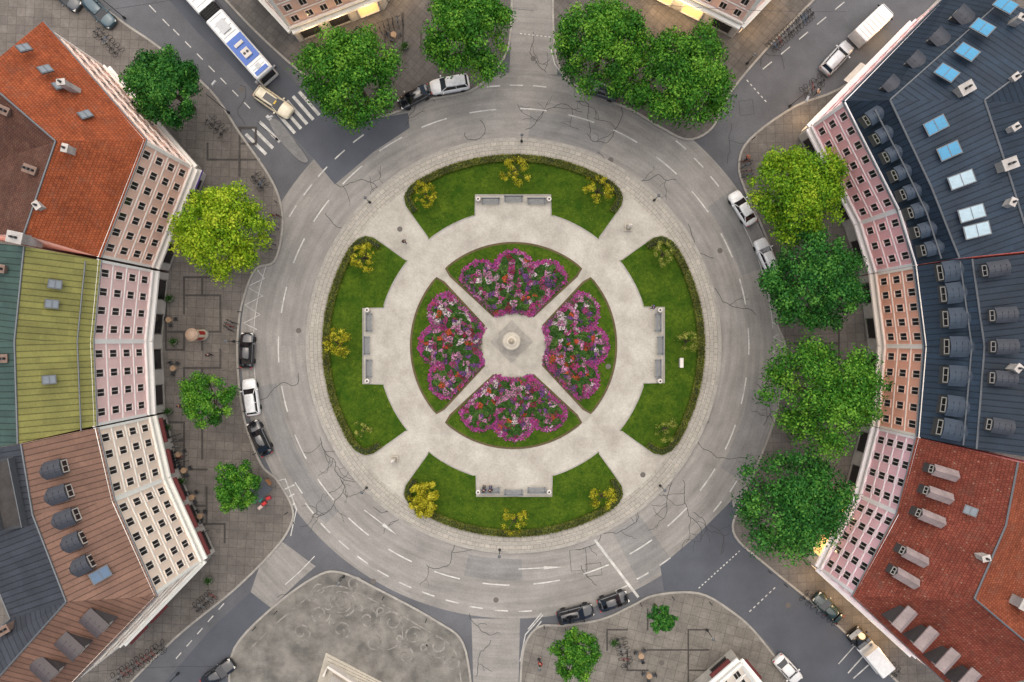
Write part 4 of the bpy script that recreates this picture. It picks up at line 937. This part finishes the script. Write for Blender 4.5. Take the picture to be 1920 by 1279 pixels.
chm=b.mesh('cafe_chair_mesh',[m_dmetal])
for x,y in [(340,850),(350,880),(365,930),(380,965),(322,600),(1615,900),(1598,940),(1580,985),(1622,520),(740,70),(660,80),(1290,90),(1200,1225),(1215,1262),(352,960),(330,690)]:
    wx,wy=W2(x,y); o=bpy.data.objects.new('cafe_table',tb); COL.objects.link(o); o.location=(wx,wy,.12); top(o,'small round wooden cafe table on pavement','table','cafe tables on the pavements')
    for k in range(3):
        a=k*2.1+random.random(); o=bpy.data.objects.new('cafe_chair',chm); COL.objects.link(o); o.location=(wx+.7*math.cos(a),wy+.7*math.sin(a),.12); o.rotation_euler=(0,0,a+math.pi)
        top(o,'dark metal cafe chair beside round table','chair','cafe chairs on the pavements')
def smallmon(px,py,label):
    x,y=W2(px,py); e=empty('memorial_bust',(x,y,.126),label,'statue'); b=MB(); b.box((0,0,.1),(.9,.9,.2)); b.box((0,0,.9),(.5,.5,1.4)); b.box((0,0,1.64),(.62,.62,.1)); part('pedestal',b,[m_stone],e)
    b=MB(); b.lathe((0,0,1.69),[(.16,0),(.27,.12),(.24,.28),(.08,.36),(.08,.42),(.12,.5),(.12,.6),(.04,.68)],12); part('bust',b,[m_trim],e,True)
smallmon(1177,428,'small pale memorial bust on square pedestal'); smallmon(741,860,'small stone memorial bust beside the path')
b=MB(); b.box((0,0,.35),(.35,1.1,.7)); b.box((0,0,.72),(.42,1.2,.05)); o=b.obj('electrical_cabinet',[m_trim]); o.location=(*W2(1275,680),.165); top(o,'pale electrical cabinet standing on lawn','cabinet')
# ------------------------------------------------------------ people
def person(px,py,z,rz,shirt,trs,label,sit=False,hair=(50,36,26)):
    x,y=W2(px,py); e=empty('person',(x,y,z),label,'person',rz,'people on the square')
    J={'pel':(0,0,.95),'ch':(0,0,1.3),'nk':(0,0,1.48),'hd0':(.01,0,1.56),'hd1':(.02,0,1.66),'hd2':(.01,0,1.74)}
    R_={'pel':.13,'ch':.15,'nk':.055,'hd0':.075,'hd1':.095,'hd2':.07}
    E=[('pel','ch'),('ch','nk'),('nk','hd0'),('hd0','hd1'),('hd1','hd2')]
    for s,n in ((1,'l'),(-1,'r')):
        st=.22*s
        if sit: leg=[(0.02,.1*s,.92),(.45,.12*s,.9),(.47,.12*s,.5),(.6,.12*s,.46)]
        else: leg=[(0,.1*s,.88),(st*.6,.1*s,.5),(st*.9,.1*s,.09),(st*.9+.16,.1*s,.04)]
        for i,(p,r) in enumerate(zip(leg,(.09,.062,.042,.04))): J[n+'g%d'%i]=p; R_[n+'g%d'%i]=r
        E+=[('pel',n+'g0'),(n+'g0',n+'g1'),(n+'g1',n+'g2'),(n+'g2',n+'g3')]
        arm=[(0,.19*s,1.42),(-.04*s,.24*s,1.14),(.1-.06*s,.24*s,.9),(.13-.06*s,.24*s,.82)]
        for i,(p,r) in enumerate(zip(arm,(.058,.045,.03,.032))): J[n+'a%d'%i]=p; R_[n+'a%d'%i]=r
        E+=[('ch',n+'a0'),(n+'a0',n+'a1'),(n+'a1',n+'a2'),(n+'a2',n+'a3')]
        for f in range(5):
            bx=arm[3]; q1=(bx[0]-.036+.018*f+(.02 if f==4 else 0),bx[1],bx[2]-(.06 if f<4 else .01)); q2=(q1[0]+.01,q1[1]-.012*s,q1[2]-(.035,.045,.042,.035,.03)[f])
            J[n+'f%d'%f]=q1; R_[n+'f%d'%f]=.009; J[n+'h%d'%f]=q2; R_[n+'h%d'%f]=.008; E+=[(n+'a3',n+'f%d'%f),(n+'f%d'%f,n+'h%d'%f)]
    if sit:
        for k in list(J): J[k]=(J[k][0],J[k][1],J[k][2]-.42)
    def skin(name,keys,grow,mat):
        ks=[k for k in J if k in keys]; idx={k:i for i,k in enumerate(ks)}
        me=bpy.data.meshes.new(name); me.from_pydata([J[k] for k in ks],[(idx[a],idx[c]) for a,c in E if a in idx and c in idx],[])
        o=bpy.data.objects.new(name,me); COL.objects.link(o); o.parent=e; me.materials.append(mat)
        md=o.modifiers.new('Skin','SKIN'); md.use_smooth_shade=True
        sv=me.skin_vertices[0].data if me.skin_vertices else None
        if sv:
            for k,i in idx.items(): sv[i].radius=(R_[k]+grow,R_[k]+grow); sv[i].use_root=(i==0)
        s=o.modifiers.new('Sub','SUBSURF'); s.levels=1; s.render_levels=1
        return o
    skin('body',set(J),0,M_plain('skin_tone',(214,164,138),.6))
    skin('shirt',{'pel','ch','la0','ra0','la1','ra1'}|({'la2','ra2'} if sum(shirt)<300 else set()),.018,M_plain('cloth_%d_%d'%(shirt[0],shirt[1]),shirt,.9))
    skin('trousers',{'pel','lg0','rg0','lg1','rg1','lg2','rg2'},.014,M_plain('cloth_%d_%d'%(trs[0],trs[1]),trs,.9))
    dz=-.42 if sit else 0
    b=MB(); b.lathe((-.015,0,1.66+dz),[(.112,-.04),(.12,.03),(.11,.09),(.07,.14),(.02,.155)],12); part('hair',b,[M_plain('hair_%d'%hair[0],hair,.8)],e,True)
person(760,455,.126,2.0,(40,44,60),(30,34,46),'person in dark jacket walking on the path')
person(1396,300,.12,.5,(226,90,60),(40,44,60),'person in orange top standing on the pavement',hair=(150,110,70))
person(908,917,.126,math.pi/2,(50,60,90),(40,40,44),'person in blue top sitting on bench',True)
person(920,917,.126,math.pi/2,(40,40,44),(50,60,90),'person in black top sitting on bench',True)
person(1222,577,.126,math.pi,(60,90,160),(40,40,44),'person in blue shirt walking near bench')
person(1012,1236,.12,1,(180,40,40),(50,50,60),'person in red jacket on the square')
person(398,665,.12,2.4,(90,94,100),(40,40,50),'person in grey jacket walking on pavement')
person(1526,178,.12,.4,(220,210,200),(60,60,70),'person in pale shirt walking on pavement')
person(345,760,.12,4,(70,40,40),(30,30,40),'person in maroon top walking past shops')
b=MB(); 
for p,q in [((1222,8,11),(1585,22,8)),((140,25,11),(415,-20,11)),((150,1262,10),(400,1250,9)),((1000,20,9),(740,-20,9))]:
    A=Vector(W(*p)); B=Vector(W(*q)); pr=A
    for i in range(1,13):
        t=i/12; c=A.lerp(B,t)+Vector((0,0,-1.2*4*t*(1-t)*.4)); b.tube(pr,c,.02,n=4,cap=False); pr=c
o=b.obj('overhead_wire',[m_dmetal]); top(o,'thin suspension wires spanning the side streets','wire')
for px_,py_ in [(1606,462),(1598,420),(1618,850),(1600,895),(1582,945),(1560,990),(1540,1022),(1235,28),(1262,40),(600,85),(650,62)]:
    shoplights.append((*W2(px_,py_),2.6))
for i,(x,y,z) in enumerate(shoplights):
    l=bpy.data.lights.new('shop_light','POINT'); l.energy=190; l.color=(1,.68,.36); l.shadow_soft_size=.4
    o=bpy.data.objects.new('shop_light',l); COL.objects.link(o); o.location=(x,y,z)
# ------------------------------------------------------------ world, sun, camera
w=bpy.data.worlds.new('World'); scene.world=w; w.use_nodes=True; nt=w.node_tree
sk=nt.nodes.new('ShaderNodeTexSky'); sk.sky_type='NISHITA'; sk.sun_disc=False; EL=math.radians(72); sk.sun_elevation=EL; sk.sun_rotation=0; sk.air_density=1.0; sk.dust_density=4; sk.ozone_density=1.0
nt.links.new(sk.outputs[0],nt.nodes['Background'].inputs[0]); nt.nodes['Background'].inputs[1].default_value=0.14
sl=bpy.data.lights.new('sun','SUN'); sl.energy=4.0; sl.angle=math.radians(115); sl.color=(1,.925,.82)
so=bpy.data.objects.new('sun',sl); COL.objects.link(so); so.rotation_euler=(-(math.pi/2-EL),0,0)
cd=bpy.data.cameras.new('camera'); cam=bpy.data.objects.new('camera',cd); COL.objects.link(cam); cam.location=(0,0,H); cd.sensor_width=36; cd.lens=36*H/128.0; cd.clip_end=2000; cd.clip_start=0.5
scene.camera=cam
scene.view_settings.view_transform='Standard'; scene.view_settings.look='None'; scene.view_settings.exposure=0
